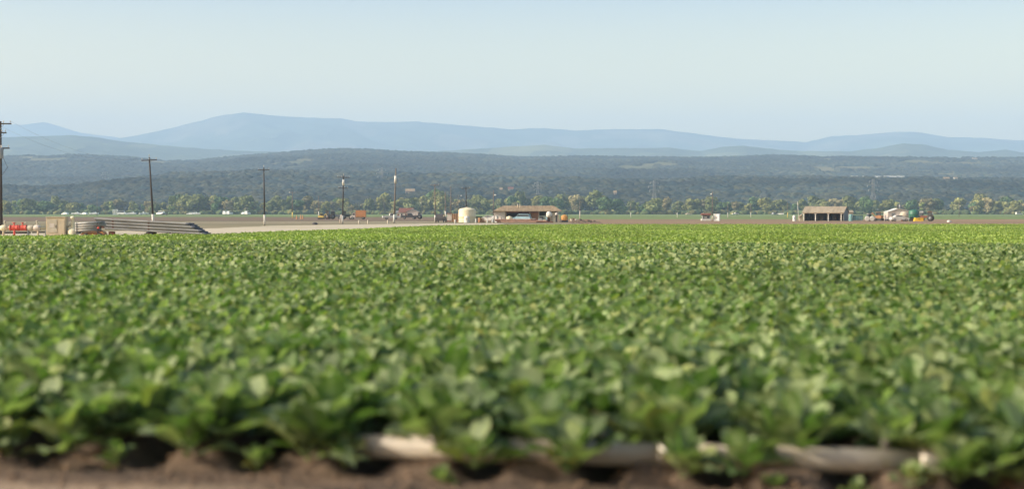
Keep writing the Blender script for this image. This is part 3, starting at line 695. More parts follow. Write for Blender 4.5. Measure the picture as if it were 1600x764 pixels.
# low scrub under the belt
n = 2600; sx = npr.uniform(X(-200, 1290), X(1800, 1290), n); sy = npr.uniform(1265, 1420, n); sr = npr.uniform(1.2, 3.4, n)
VV = IV[None] * sr[:, None, None] * npr.uniform(.7, 1.2, (n, len(IV), 1)) * np.array([1.3, 1, .8]); VV += np.stack([sx, sy, sr * .5], -1)[:, None]
FFc = (IF[None] + np.arange(n)[:, None, None] * len(IV)).reshape(-1, 3)
cl = np.array([.085, .11, .045]) * npr.uniform(.6, 1.5, (n, 1)) * np.where(npr.random((n, 1)) < .3, np.array([[1.5, 1.1, 1.0]]), 1)
link("scrub", np_mesh("scrub", VV.reshape(-1, 3), FFc, tint_mat("scrub_m", .95, .05, scale=1.2, var=.4), False, np.repeat(cl, len(IV), 0)), kind="stuff", label="low green scrub under the belt of trees", cat="scrub")

# ------------------------------------------------------------------ vehicles
def wheels(t, xs, ys, r, wd=.22, rim='grey'):
    for x in xs:
        for y in ys:
            w_ = MB().lathe((x, y, r), [(r * .6, -wd / 2), (r * .95, -wd / 2), (r, -wd * .3), (r, wd * .3), (r * .95, wd / 2), (r * .6, wd / 2)], 18, 'Y').build("wheel", M['rubber'], t)
            MB().lathe((x, y, r), [(0, -wd * .42), (r * .6, -wd * .42), (r * .6, wd * .42), (0, wd * .42)], 14, 'Y').build("rim", M[rim], w_)
CAR_PROF = {
 'sedan': ([(-2.2, .35), (-2.25, .75), (-2.1, .98), (-1.2, 1.02), (1.0, .98), (2.1, .80), (2.25, .6), (2.2, .35)], [(-1.55, 1.0), (-.95, 1.44), (.35, 1.46), (1.1, .98)], 1.75),
 'suv': ([(-2.3, .45), (-2.32, 1.0), (-2.2, 1.15), (1.0, 1.15), (2.1, 1.02), (2.3, .8), (2.3, .45)], [(-2.2, 1.14), (-2.0, 1.80), (.45, 1.84), (1.15, 1.14)], 1.9),
 'van': ([(-2.6, .4), (-2.62, 1.2), (1.7, 1.2), (2.45, 1.05), (2.6, .8), (2.6, .4)], [(-2.6, 1.19), (-2.52, 2.1), (1.0, 2.15), (1.75, 1.19)], 1.95),
 'pickup': ([(-2.6, .5), (-2.62, 1.1), (.0, 1.12), (1.2, 1.15), (2.4, 1.05), (2.6, .8), (2.6, .5)], [(-.5, 1.11), (-.4, 1.80), (.75, 1.84), (1.35, 1.13)], 1.9)}
def car(px, d, rz, kind, m, label, cat, group=None, z=-.05):
    t = empty("parked_" + {'suv': 'car', 'sedan': 'car'}.get(kind, kind), (X(px, d), d, z), rz, label, cat, group)
    bp, cp, w_ = CAR_PROF[kind]
    MB().prism(bp, -w_ / 2, w_ / 2).build("body", M[m], t)
    MB().prism(cp, -w_ * .43, w_ * .43).build("cabin", M[m], t)
    (x0, z0), (x1, z1), (x2, z2), (x3, z3) = cp
    g_ = MB().prism([(x0 * .55 + x1 * .45, z0 + .12), (x1 * .98, z1 - .1), (x2 * .95, z2 - .1), (x3 * .8 + x2 * .2, z3 + .12)], -w_ * .433, w_ * .433)
    g_.build("window", M['glass'], t)
    wheels(t, (-1.4, 1.45), (-w_ / 2 + .1, w_ / 2 - .1), .35)
    for y in (-w_ * .36, w_ * .36): MB().box((bp[-1][0] + .02, y, .72), (.08, .3, .15)).build("headlight", M['porcelain'], t)
    return t
ORD = ["first", "second", "third", "fourth", "fifth", "sixth", "seventh", "eighth", "ninth", "tenth", "eleventh", "twelfth", "thirteenth", "fourteenth", "fifteenth"]
far = [(102, 'sedan'), (119, 'pickup'), (132, 'sedan'), (147, 'pickup'), (191, 'van'), (206, 'pickup'), (225, 'pickup'), (251, 'van'), (298, 'sedan'), (306, 'pickup'), (353, 'van'), (359, 'van'), (381, 'sedan'), (387, 'van')]
for i, (pxv, kd) in enumerate(far):
    rz = rnd.choice([0, math.pi, .4, 2.6]) if pxv not in (353, 359, 381, 387) else 1.35
    nm = {'sedan': 'car', 'pickup': 'pickup truck', 'van': 'van'}[kd]
    car(pxv, 1105 + rnd.uniform(-12, 12), rz, kd, 'carwhite', "distant white %s, %s vehicle from the left in the row before the trees" % (nm, ORD[i]), nm, "white vehicles parked far off before the trees", z=-.04).scale = (1.3, 1.25, 1.3)
car(257, 1000, .1, 'sedan', 'dark', "dark car in front of the distant white van beside the pole base", "car", z=-.04)
for i, (pxv, hh_) in enumerate(((178, 4.2), (182.5, 4.4))):
    t = empty("portable_toilet", (X(pxv, 1110), 1110, -.04), .2, "tall narrow white booth, %s of two among the distant vehicles" % ("left" if i == 0 else "right"), "booth", "white booths among the distant vehicles")
    MB().box((0, 0, hh_ * .45), (1.7, 1.7, hh_ * .9)).build("cabin", M['carwhite'], t); MB().box((0, 0, hh_ * .94), (1.85, 1.85, hh_ * .08)).build("roof", M['whitepaint'], t); MB().box((0, -.87, hh_ * .42), (.9, .06, hh_ * .75)).build("door", M['whitepaint'], t)
for pxv, lb in ((1149, "white pickup"), (1301 - 80, None), (1592, "white van"), (1076, "tan car")):
    if lb: car(pxv, 1090, .3, 'pickup' if 'pickup' in lb else ('van' if 'van' in lb else 'sedan'), 'whitepaint' if 'white' in lb else 'beige', {"white pickup": "distant white pickup truck right of the white kiosk", "white van": "distant white van at the right edge before the trees", "tan car": "distant tan car left of the small hut before the trees"}[lb], lb.split()[1], z=-.04)
for pxv, lb in ((1211, "left"), (1219, "right")):
    car(pxv, 1000, .5 if lb == "left" else 2.9, 'suv', 'grey' if lb == "left" else 'whitepaint', ("distant grey car" if lb == "left" else "distant white car") + " parked before the trees left of the barn", "car", z=-.04)
car(689, 322, 1.45, 'suv', 'dark', "black vehicle parked by the poles left of the cream water tank", "car", z=-.1)
car(611, 450, .2, 'pickup', 'whitepaint', "white pickup truck behind the bare leaning pole", "pickup truck", z=-.06)
car(762, 350, 2.9, 'sedan', 'whitepaint', "white car parked between the cream tank and the open shed", "car", z=-.1)
car(1405, 362, .1, 'sedan', 'whitepaint', "pale car parked in front of the slanted white shed", "car", z=-.05)
car(814, 334.6, 2.9, 'suv', 'bluepale', "pale blue-green vehicle standing inside the open shed", "car", z=-.1)
car(639, 470, 0.0, 'pickup', 'dark', "dark pickup truck in front of the white farmhouse", "pickup truck", z=-.06)

def box_truck(px, d, rz, m, label):
    t = empty("box_truck", (X(px, d), d, -.06), rz, label, "truck")
    MB().box((-.6, 0, 1.75), (3.0, 2.2, 2.0)).build("cargo_box", M[m], t)
    c = MB().prism([(1.05, .5), (1.05, 2.0), (1.75, 2.0), (2.1, 1.3), (2.6, 1.1), (2.65, .5)], -.95, .95).build("cab", M['wallwhite'], t)
    MB().prism([(1.2, 1.3), (1.2, 1.85), (1.72, 1.85), (1.98, 1.3)], -.965, .965).build("window", M['glass'], c)
    MB().box((.2, 0, .62), (4.4, .9, .16)).build("chassis", M['dark'], t)
    wheels(t, (-1.3, 1.9), (-.85, .85), .42, .28)
box_truck(561, 445, math.pi, 'orange', "small orange box truck parked by the tractors")
def tractor(px, d, rz, m, label, s=1.0):
    t = empty("tractor", (X(px, d), d, -.06), rz, label, "tractor"); t.scale = (s, s, s)
    MB().prism([(-.2, .8), (-.2, 1.5), (1.6, 1.4), (1.75, 1.2), (1.75, .8)], -.33, .33).build("hood", M[m], t)
    c = MB().prism([(-1.3, 1.0), (-1.4, 1.6), (-1.2, 2.45), (-.2, 2.45), (-.1, 1.5), (-.2, 1.0)], -.6, .6).build("cab", M['glass'], t)
    MB().box((-.7, 0, 2.5), (1.35, 1.4, .12)).build("cab_roof", M[m], c)
    MB().tube((.9, .2, 1.4), (.9, .2, 2.2), .05, n=8).build("exhaust", M['dark'], t)
    for y in (-.8, .8):
        for x, r_ in ((-.8, .8), (1.35, .5)):
            w_ = MB().lathe((x, y, r_), [(r_ * .55, -.2), (r_ * .93, -.2), (r_, -.1), (r_, .1), (r_ * .93, .2), (r_ * .55, .2)], 18, 'Y').build("wheel", M['rubber'], t)
            MB().lathe((x, y, r_), [(0, -.12), (r_ * .55, -.12), (r_ * .55, .12), (0, .12)], 12, 'Y').build("rim", M['grey'], w_)
    return t
tractor(509, 460, 2.9, 'dark', "dark tractor right of the yellow digger")
tractor(524, 455, .1, 'grey', "grey tractor with pale cab roof left of the two-armed pole")
tractor(541, 455, .2, 'dark', "dark tractor just right of the two-armed pole")
tractor(653, 470, 3.0, 'dark', "dark tractor right of the white farmhouse", .8)
tractor(1449, 362, 2.7, 'rust', "dark reddish tractor at the right end of the machines", .95)
tractor(1361, 368, .2, 'wallwhite', "low pale tractor with big white wheel discs right of the teal container", .72)
def digger(px, d, rz, m, label, s=1.0):
    t = empty("digger", (X(px, d), d, -.06), rz, label, "digger"); t.scale = (s,) * 3
    MB().prism([(-1.2, .75), (-1.3, 1.5), (-.3, 1.6), (.9, 1.3), (1.0, .75)], -.65, .65).build("body", M[m], t)
    c = MB().box((-.1, 0, 1.95), (.95, 1.0, .9)).build("cab", M['glass'], t); MB().box((-.1, 0, 2.44), (1.15, 1.15, .1)).build("cab_roof", M[m], c)
    b = MB().tube((.8, 0, 1.2), (1.9, 0, 2.3), .11, n=8).build("boom", M[m], t)
    MB().tube((1.9, 0, 2.3), (2.5, 0, .9), .09, n=8).build("stick", M[m], b)
    MB().prism([(2.25, .3), (2.2, .9), (2.65, .95), (2.9, .45)], -.4, .4).build("bucket", M['rust'], t)
    for y in (-.7, .7): MB().prism([(-1.3, .05), (-1.45, .4), (-1.25, .72), (1.25, .72), (1.45, .4), (1.3, .05)], y - .18, y + .18).build("track", M['rubber'], t)
digger(502, 452, 0, 'yellowpaint', "yellow-orange digger by the far thin pole", .75)
digger(1372, 372, 2.4, 'wood', "orange-brown digger left of the slanted white shed", .9)

for i, (pxv, hh_, lb) in enumerate(((463.5, .9, "leftmost"), (470, 1.1, "middle"), (473, .95, "rightmost"))):
    t = MB().lathe((0, 0, 0), [(.28, 0), (.28, .06), (.18, .07), (.06, hh_), (0, hh_ + .02)], 12).build("traffic_cone", M['orange'], None, (X(pxv, 470), 470, -.06))
    t.scale = (1.3, 1.3, 1.3); tag(t, "orange cone in the tilled field, %s of the three" % lb, "cone", "orange cones")

# ------------------------------------------------------------------ left cluster: cabinet, valves, pipes, trailers
LD = 124.0; LS = LD / F
def lz(py): return (HY - py) * LS + H
gz = -.06
t = empty("electrical_cabinet", (X(89.5, LD), LD, gz), 0, "big beige electrical cabinet with a lighter door panel", "cabinet")
MB().box((0, 0, .06), (1.75, 1.0, .12)).build("plinth", M['wallgrey'], t)
hc = lz(339.5) - gz
MB().box((0, 0, .12 + (hc - .12) / 2), (1.62, .85, hc - .12)).build("housing", M['beige'], t)
MB().box((0, 0, hc + .03), (1.72, .95, .06)).build("top_cover", M['beige2'], t)
dr = MB().box((-.31, -.44, hc * .60), (.82, .04, hc * .58)).build("door", M['beige2'], t)
MB().box((0.03, -.475, hc * .58), (.05, .04, .22)).build("handle", M['dark'], dr)
MB().box((-.31, -.466, hc * .63), (.4, .012, .34)).build("nameplate", M['wallwhite'], dr)
MB().box((.48, -.44, hc * .5), (.5, .035, hc * .75)).build("side_panel", M['beige'], t)
# stand pipe / filter at x 108-120
t = empty("water_filter", (X(114, LD), LD, gz), 0, "cream upright water filter with a rounded cap beside the cabinet", "filter")
MB().lathe((0, 0, 0), [(.46, 0), (.48, .1), (.46, .72), (.34, .86), (.18, .93), (.16, 1.0)], 20).build("tank_body", M['cream'], t)
MB().lathe((0, 0, .98), [(.16, 0), (.15, .45), (.13, .55), (.13, .72), (.19, .76), (.21, .86), (.14, .95), (0, .98)], 14).build("riser", M['cream'], t)
MB().tube((-.15, 0, 1.25), (-.5, .0, 1.0), .07, n=8).tube((-.5, 0, 1.0), (-.52, 0, .2), .07, n=8).build("outlet", M['beige2'], t)
MB().tube((.45, 0, .5), (.62, 0, .5), .05, n=8).build("gauge", M['dark'], t)
# pump manifold
def mx(px): return X(px, LD + 2) - X(0, LD + 2)
t = empty("pump_manifold", (X(0, LD + 2), LD + 2, gz), 0, "cream water manifold pipe with red valves at the left edge", "pipework")
zc = lz(356.5) - gz
MB().tube((mx(-60), 0, zc), (mx(74), 0, zc), .13, n=16).build("main_pipe", M['cream'], t)
for pxa, m, r_ in ((22, 'red', .24), (35.5, 'red', .23), (-22, 'red', .24)):
    v = MB().lathe((mx(pxa), 0, zc), [(.14, -.36), (.26, -.34), (.26, -.27), (.2, -.25), (r_, -.1), (r_, .1), (.2, .25), (.26, .27), (.26, .34), (.14, .36)], 16, 'X').build("valve", M[m], t)
    MB().tube((mx(pxa), 0, zc + .1), (mx(pxa), 0, zc + .42), .06, n=8).lathe((mx(pxa), 0, zc + .42), [(0, 0), (.17, 0), (.17, .04), (0, .05)], 14).build("valve_wheel", M[m], v)
for pxa, r_, m in ((6, .27, 'cream'), (48, .25, 'beige2'), (58, .27, 'wallwhite'), (-8, .2, 'beige2')):
    MB().lathe((mx(pxa), 0, zc - .02), [(.1, -.3), (r_ * .8, -.26), (r_, -.12), (r_, .12), (r_ * .8, .26), (.1, .3)], 16, 'X').build("filter_body", M[m], t)
for pxa in (23, 60, 6):
    MB().tube((mx(pxa), -.1, zc), (mx(pxa), -.1, .02), .09, n=10).build("down_pipe", M['red' if pxa == 23 else 'beige'], t)
MB().tube((mx(50), 0, zc - .38), (mx(74), 0, zc - .38), .06, n=8).tube((mx(0), .3, zc - .42), (mx(46), .3, zc - .42), .07, n=8).build("return_pipe", M['dark'], t)
for pxa in (-40, 44, 72): MB().box((mx(pxa), 0, zc / 2 - .06), (.09, .3, zc - .2)).build("support", M['wallgrey'], t)
for pxa, hz in ((8, .5), (58, .5), (40, .35)): MB().tube((mx(pxa), 0, zc + .1), (mx(pxa), 0, zc + hz), .05, n=8).lathe((mx(pxa), 0, zc + hz), [(.09, 0), (.1, .08), (.05, .14), (0, .15)], 10).build("air_valve", M['beige2'], t)
# long trailer
t0x = X(152, 126)
t = empty("pipe_trailer", (t0x, 126, gz), 0, "long low rusty trailer loaded with aluminium irrigation pipes", "trailer")
sc_ = 126 / F
tilt = .055
MB().box((3.5, -.45, lz(358.5) - gz), (7.4, .10, .13), (0, tilt, 0)).box((3.5, .55, lz(358.5) - gz), (7.4, .10, .13), (0, tilt, 0)).build("frame_rail", M['rust'], t)
for xk in (1.5, 4.55):
    zt = lz(358.5) - gz + (3.5 - xk) * tilt
    cb = MB().box((xk, .05, zt), (.14, 1.4, .12))
    cb.box((xk, -.62, zt + .36), (.16, .07, .84)).box((xk, .72, zt + .36), (.1, .07, .84)); cb.build("bunk", M['rust'], t)
for y in (-.62, .72):
    w_ = MB().lathe((4.6, y, .34), [(.2, -.11), (.32, -.11), (.35, -.05), (.35, .05), (.32, .11), (.2, .11)], 18, 'Y').build("wheel", M['rubber'], t)
    MB().lathe((4.6, y, .34), [(0, -.08), (.2, -.08), (.2, .08), (0, .08)], 12, 'Y').build("rim", M['rust'], w_)
MB().tube((4.3, -.62, .5), (4.6, -.62, .34), .05, n=6).tube((4.6, -.62, .34), (6.3, 0, .48), .045, n=6).build("axle_frame", M['rust'], t)
MB().box((1.3, -.2, .36), (.5, .3, .55)).box((1.3, -.2, .08), (.8, .5, .08)).build("jack_stand", M['rust'], t)
MB().prism([(-.2, .62), (0, .75), (.5, .72), (.45, .6)], -.1, .1).build("hitch", M['rust'], t)
for lay in range(7):
    for k in range(8 - (lay % 2)):
        y = -.62 + k * .17 + (.085 if lay % 2 else 0)
        x1 = 8.1 + (6 - lay) * .24 + rnd.uniform(-.12, .12); x0 = -.1 + (6 - lay) * .15 + rnd.uniform(-.05, .12)
        zc_ = lz(356.5) - gz + lay * .128
        p = empty("irrigation_pipe", (t0x + x0, 126 + y, gz + zc_ - x0 * tilt), 0, "grey aluminium irrigation pipe with dark coupler, in the bundle on the long trailer", "irrigation pipe", "aluminium pipes bundled on the long trailer")
        L = x1 - x0; p.rotation_euler = (0, tilt + rnd.uniform(-.001, .001), 0)
        MB().tube((0, 0, 0), (L, 0, 0), .084, n=10, cap=False).build("pipe_barrel", M['alu'], p)
        MB().lathe((L, 0, 0), [(.078, -.34), (.1, -.32), (.105, .0), (.098, .02), (.07, .02), (.066, -.2)], 10, 'X').build("coupler", M['blue'], p)
# short trailer with yellow running gear
t1x = X(121, 122)
t = empty("pipe_trailer", (t1x, 122, gz), 0, "short pipe rack on yellow-orange running gear beside the water filter", "trailer")
MB().box((1.0, 0, .62), (1.9, 1.2, .07)).box((.1, -.5, .95), (.08, .08, .9)).box((1.8, -.5, .95), (.08, .08, .9)).box((.1, .5, .95), (.08, .08, .9)).box((1.8, .5, .95), (.08, .08, .9)).build("rack", M['dark'], t)
MB().prism([(.35, .40), (.6, .66), (1.4, .72), (2.25, .66), (2.35, .42)], -.5, .5).build("running_gear", M['orange'], t)
for x in (.85, 2.0):
    for y in (-.58, .58):
        w_ = MB().lathe((x, y, .27), [(.15, -.1), (.25, -.1), (.27, -.04), (.27, .04), (.25, .1), (.15, .1)], 16, 'Y').build("wheel", M['rubber'], t)
        MB().lathe((x, y, .27), [(0, -.09), (.15, -.09), (.15, .09), (0, .09)], 12, 'Y').build("rim", M['yellowpaint'], w_)
MB().lathe((1.92, -.62, .98), [(0, -.04), (.09, -.04), (.09, .04), (0, .04)], 12, 'Y').build("reflector", M['red'], t)
for lay in range(4):
    for k in range(5):
        y = -.45 + k * .22; L = 2.05 + (.2 if lay > 1 else -.2) + rnd.uniform(-.1, .1)
        p = empty("irrigation_pipe", (t1x - .05, 122 + y, gz + .76 + lay * .19), 0, "short grey aluminium irrigation pipe stacked on the short rack", "irrigation pipe", "aluminium pipes stacked on the short rack")
        p.rotation_euler = (0, -.05 if lay > 1 else -.03, 0)
        MB().tube((0, 0, 0), (L, 0, 0), .095, n=10).build("pipe_barrel", M['alu'] if lay != 3 else M['galv'], p)

# ------------------------------------------------------------------ farmyard: tanks, sheds, clutter
def place(name, px, d, label, cat, group=None, rz=0.0, z=-.10):
    return empty(name, (X(px, d), d, z), rz, label, cat, group)
def wpx(n, d): return n / F * d
# big cream tank
d = 330; t = place("water_tank", 730, d, "big squat cream plastic water tank with a domed lid", "water tank")
r_ = wpx(13.5, d); hT = hgt(327, d)
MB().lathe((0, 0, 0), [(r_, 0), (r_, .5), (r_ * 1.01, .52), (r_, .56), (r_, 1.2), (r_ * 1.01, 1.22), (r_, 1.26), (r_, hT - .25), (r_ * .97, hT - .08), (r_ * .8, hT + .12), (r_ * .4, hT + .3), (.3, hT + .36)], 40).build("tank_body", M['cream'], t)
MB().lathe((0, 0, hT + .33), [(.32, 0), (.34, .12), (.3, .16), (0, .17)], 16).build("lid", M['beige2'], t)
MB().tube((r_ * .3, -r_ * .98, 0.3), (r_ * .3, -r_ * 1.15, .3), .09, n=8).build("outlet", M['dark'], t)
t = place("water_tank", 729.5, 318, "small white upright tank standing in front of the big cream tank", "water tank")
rs = wpx(4.4, 318); hs = hgt(338.5, 318)
MB().lathe((0, 0, 0), [(rs, 0), (rs, hs - .15), (rs * .85, hs), (.2, hs + .08), (.2, hs + .15), (0, hs + .16)], 24).build("tank_body", M['whitepaint'], t)
MB().box((0, -rs * .96, hs * .6), (.45, .05, .35)).build("hatch", M['beige2'], t)
for pxv, py, lb in ((711, 343, "low white bollard just left of the big cream tank"), (743.5, 342, "white bollard just right of the big cream tank"), (761.5, 341, "white bollard in front of the white car"), (769.5, 342.5, "white bollard nearest the left end of the open shed")):
    h_ = hgt(py, 312); tag(MB().lathe((0, 0, 0), [(.15, 0), (.15, h_ - .1), (.12, h_ - .02), (0, h_)], 12).build("bollard", M['whitepaint'], None, (X(pxv, 312), 312, -.1)), lb, "bollard", "white bollards along the yard edge")
t = place("storage_bin", 711, 336, "tan board-sided bin left of the big cream tank", "bin")
MB().box((0, 0, .95), (wpx(10, 336), 1.4, 1.9)).build("box", M['wood'], t)
for k in range(4): MB().box((-.7 + k * .46, -.73, .95), (.08, .06, 1.9)).build("post", M['beige'], t)
t = place("pump_box", 702, 342, "reddish brown pump box behind the slim poles", "pump box")
MB().box((0, 0, 1.1), (1.0, 1.0, 1.6)).build("housing", M['wallwhite'], t); MB().box((0, 0, 1.98), (1.3, 1.3, .16)).build("lid", M['rust'], t)
MB().box((0, 0, .15), (1.1, 1.1, .3)).build("base", M['rust'], t)

# open shed
d = 336
t = place("open_shed", 822, d, "long low open-fronted shed with a tan hipped roof full of equipment", "shed")
W = wpx(103, d); hw = hgt(331, d); he = hgt(328.5, d); hr = hgt(321.5, d); dep = 6.0
def sx(px): return wpx(px - 822, d)
rb = MB()
x0, x1 = sx(770), sx(878); xa, xb = sx(786), sx(866)
V8 = [(x0, -.7, he - .15), (x1, -.7, he - .15), (x1, dep + .7, he - .15), (x0, dep + .7, he - .15), (xa, dep / 2, hr), (xb, dep / 2, hr)]
V8 += [(x, y, z - .14) for x, y, z in V8[:4]]
rb.add(V8, [(0, 1, 5, 4), (1, 2, 5), (2, 3, 4, 5), (3, 0, 4), (6, 7, 1, 0), (7, 8, 2, 1), (8, 9, 3, 2), (9, 6, 0, 3), (9, 8, 7, 6)])
rf = rb.build("roof", M['roof_brown'], t)
for k, pxv in enumerate((809, 812.5)): MB().tube((sx(pxv), 1.5, hr - 1.0), (sx(pxv), 1.5, hr + .35), .11, n=8).build("vent_pipe", M['beige'], rf)
zw = he - .3
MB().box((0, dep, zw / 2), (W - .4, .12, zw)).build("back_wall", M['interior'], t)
MB().box((sx(780.5), 0, zw / 2), (sx(789) - sx(772), .12, zw)).build("wall", M['wallwhite'], t)
MB().box((sx(772), dep / 2, zw / 2), (.12, dep - .2, zw - .02)).box((sx(872), dep / 2, zw / 2), (.12, dep - .2, zw - .02)).build("end_wall", M['wallwhite'], t)
MB().box((sx(836), .3, zw / 2), (sx(841) - sx(829), .12, zw)).build("board_wall", M['wood'], t)
MB().box((sx(867.5), 0, zw * .47), (sx(871.5) - sx(862), .12, zw * .9)).build("wall", M['beige2'], t)
for pxv in (790.5, 828, 842, 861): MB().box((sx(pxv), -.1, zw / 2), (.16, .16, zw)).build("post", M['beige'], t)
MB().box((sx(816), -.12, zw - .16), (sx(842) - sx(790.5), .14, .22)).build("beam", M['rust'], t)
MB().box((0, dep / 2, .04), (W, dep, .08)).build("floor_slab", M['wallgrey'], t)
# things in and before it
t = place("water_tank", 796, 333.5, "small cream round tank at the left opening of the open shed", "water tank", z=-.02)
MB().lathe((0, 0, 0), [(.68, 0), (.7, 1.0), (.62, 1.15), (.25, 1.22), (.25, 1.3), (0, 1.31)], 24).build("tank_body", M['cream'], t); MB().box((0, 0, -.02), (1.4, 1.4, .08)).build("pallet", M['wood'], t)
t = place("mixing_tank", 857.5, 332, "white tilted round mixing drum with a pale blue spout at the shed", "mixing drum")
b = MB().lathe((0, 0, 0), [(0, -.62), (.3, -.58), (.62, -.3), (.72, 0), (.66, .28), (.42, .62), (.26, .8), (.2, .8)], 20).build("drum", M['whitepaint'], t, (0.1, 0, 1.65), (0, -.5, 0))
MB().prism([(-.62, .5), (-.75, 1.2), (-.45, 1.35), (-.3, .9), (-.38, .5)], -.2, .2).build("spout", M['bluepale'], t)
MB().tube((.35, -.3, 0), (.15, -.2, 1.3), .05, n=6).tube((.35, .3, 0), (.15, .2, 1.3), .05, n=6).tube((-.4, -.3, 0), (0, -.2, 1.2), .05, n=6).tube((-.4, .3, 0), (0, .2, 1.2), .05, n=6).build("stand", M['rust'], t)
t = place("generator", 848, 333, "grey-green boxy generator under the shed roof", "generator", z=-.02)
MB().box((0, 0, .8), (1.9, .9, 1.2)).build("housing", mat("grey_green_paint", (.16, .19, .16), .7, col2=(.11, .135, .12), scale=2), t); MB().box((-.3, -.47, .9), (.8, .04, .6)).build("grille", M['dark'], t); MB().box((0, 0, .12), (2.1, 1.0, .12)).build("skid", M['rust'], t); MB().tube((.5, 0, 1.4), (.5, 0, 1.8), .06, n=8).build("exhaust", M['dark'], t)
t = place("fuel_pump", 869.5, 329, "narrow dark pump with white top at the shed's right corner", "pump")
MB().box((0, 0, .85), (.42, .45, 1.6)).build("cabinet", M['dark'], t); MB().lathe((0, 0, 1.65), [(.3, 0), (.34, .1), (.28, .4), (.1, .52), (0, .55)], 14).build("top", M['wallwhite'], t); MB().box((.42, 0, .8), (.2, .3, 1.5)).build("side_column", M['wallwhite'], t)
t = place("fuel_tank", 882, 328, "round orange fuel tank on a dark cradle at the right end of the shed", "fuel tank", rz=.12)
MB().lathe((0, 0, 1.05), [(0, -.62), (.45, -.6), (.62, -.5), (.66, -.4), (.66, .8), (.6, .92), (0, .96)], 24, 'Y').build("tank_body", mat("dull_orange_paint", (.60, .30, .08), .65, col2=(.48, .22, .06), scale=1.2), t)
MB().box((0, -.3, .25), (1.2, .12, .5)).box((0, .6, .25), (1.2, .12, .5)).build("cradle", M['dark'], t)
MB().box((-.2, .2, 1.95), (1.7, 1.2, .07), (0, -.12, 0)).tube((-.9, .2, 0), (-.9, .2, 1.8), .06, n=6).tube((.75, .2, 0), (.75, .2, 2.0), .06, n=6).build("canopy", M['blue'], t)
for k in range(9):
    dd = 317 + (k % 3) * .5; L = 9.5 + rnd.uniform(-2, 2); zz = .12 + (k // 3) * .27
    p = tag(MB().tube((0, 0, 0), (L, 0, 0), .13, n=10, cap=False).tube((0, 0, 0), (L, 0, 0), .105, n=10).build("steel_pipe", M['rust'] if k % 3 else mat("faded_pink_pipe", (.48, .28, .20), .8, scale=1), None, (X(773 + rnd.uniform(0, 14), dd), dd, -.1 + zz)), "long " + ("rusty red-brown" if k % 3 else "faded pinkish") + " pipe stacked on the ground before the open shed", "pipe", "pipes stacked on the ground before the open shed")
for pxv, m, h_, nm, lb in ((776, 'whitepaint', 1.5, "drum", "white upright drum against the shed's pale left wall"), (782, 'wallwhite', 1.2, "drum", "short whitish drum under the shed's left eave"), (803, 'whitepaint', .8, "drum", "low white drum right of the small cream tank"), (893, 'beige2', .8, "drum", "pale drum left of the white bucket by the soil mound")):
    t = tag(MB().lathe((0, 0, 0), [(.28, 0), (.3, .02), (.28, .05), (.28, h_ * .5), (.3, h_ * .52), (.28, h_ * .55), (.28, h_ - .05), (.3, h_ - .02), (.26, h_), (0, h_ - .01)], 18).build(nm, M[m], None, (X(pxv, 326), 326, -.1)), lb, "drum", "drums around the open shed")
tag(MB().lathe((0, 0, 0), [(.26, 0), (.34, .7), (.36, .72), (.36, .76), (.3, .75), (.24, .1), (0, .1)], 16).build("bucket", M['whitepaint'], None, (X(900.5, 322), 322, -.1)), "white bucket on the low soil mound right of the orange tank", "bucket")
for i, (pxv, dd, sz_, m, lb) in enumerate(((752, 322, 1.0, 'wood', "wooden pallet crate left of the open shed near the white bollards"), (787, 324, .8, 'galv', "grey metal crate in front of the shed's pale wall"), (823, 334, 1.1, 'rust', "dark rusty crate deep in the open shed opening"), (811, 333, .7, 'whitepaint', "small white crate before the teal vehicle in the shed"),
                                           (833, 325, .9, 'galv', "grey crate before the orange-brown boards of the shed"), (845, 325, .9, 'wallgrey', "dull grey crate standing by the generator"), (851, 323, .6, 'beige2', "small tan crate by the white mixing drum"), (896, 330, .9, 'rust', "rusty crate behind the white bucket"), (748, 334, 1.3, 'dark', "dark crate between the cream tank and the white car"))):
    t = place("crate", pxv, dd, lb, "crate", "crates scattered round the open shed", rz=rnd.uniform(-.4, .4))
    for z_ in (.12, .38, .64, .9): MB().box((0, -.5 * sz_, z_ * sz_), (1.1 * sz_, .05, .2 * sz_)).box((0, .5 * sz_, z_ * sz_), (1.1 * sz_, .05, .2 * sz_)).box((-.55 * sz_, 0, z_ * sz_), (.05, .95 * sz_, .2 * sz_)).box((.55 * sz_, 0, z_ * sz_), (.05, .95 * sz_, .2 * sz_)).build("slat", M[m], t)
    MB().box((0, 0, .06), (1.1 * sz_, 1.0 * sz_, .08)).build("base", M['dark'], t)
# soil mound
uu = np.linspace(-1, 1, 90); vv = np.linspace(-1, 1, 24); A, Bm = np.meshgrid(uu, vv)
zz = np.clip(1 - A ** 2, 0, 1) ** .7 * np.clip(1 - Bm ** 2, 0, 1) * (.75 + .8 * fbm(A * 9, Bm * 3, 4, 3)) * .75 * (1 - .45 * A)
Vm = np.stack([A * 3.6, Bm * 1.6, zz - .02], -1).reshape(-1, 3)
o = link("soil_mound", np_mesh("soil_mound", Vm, grid_faces(*A.shape), mat("mound_soil", (.16, .11, .07), .95, col2=(.10, .07, .05), scale=2), True), label="low lumpy mound of brown soil right of the shed", cat="soil mound"); o.location = (X(915, 305), 305, -.08)

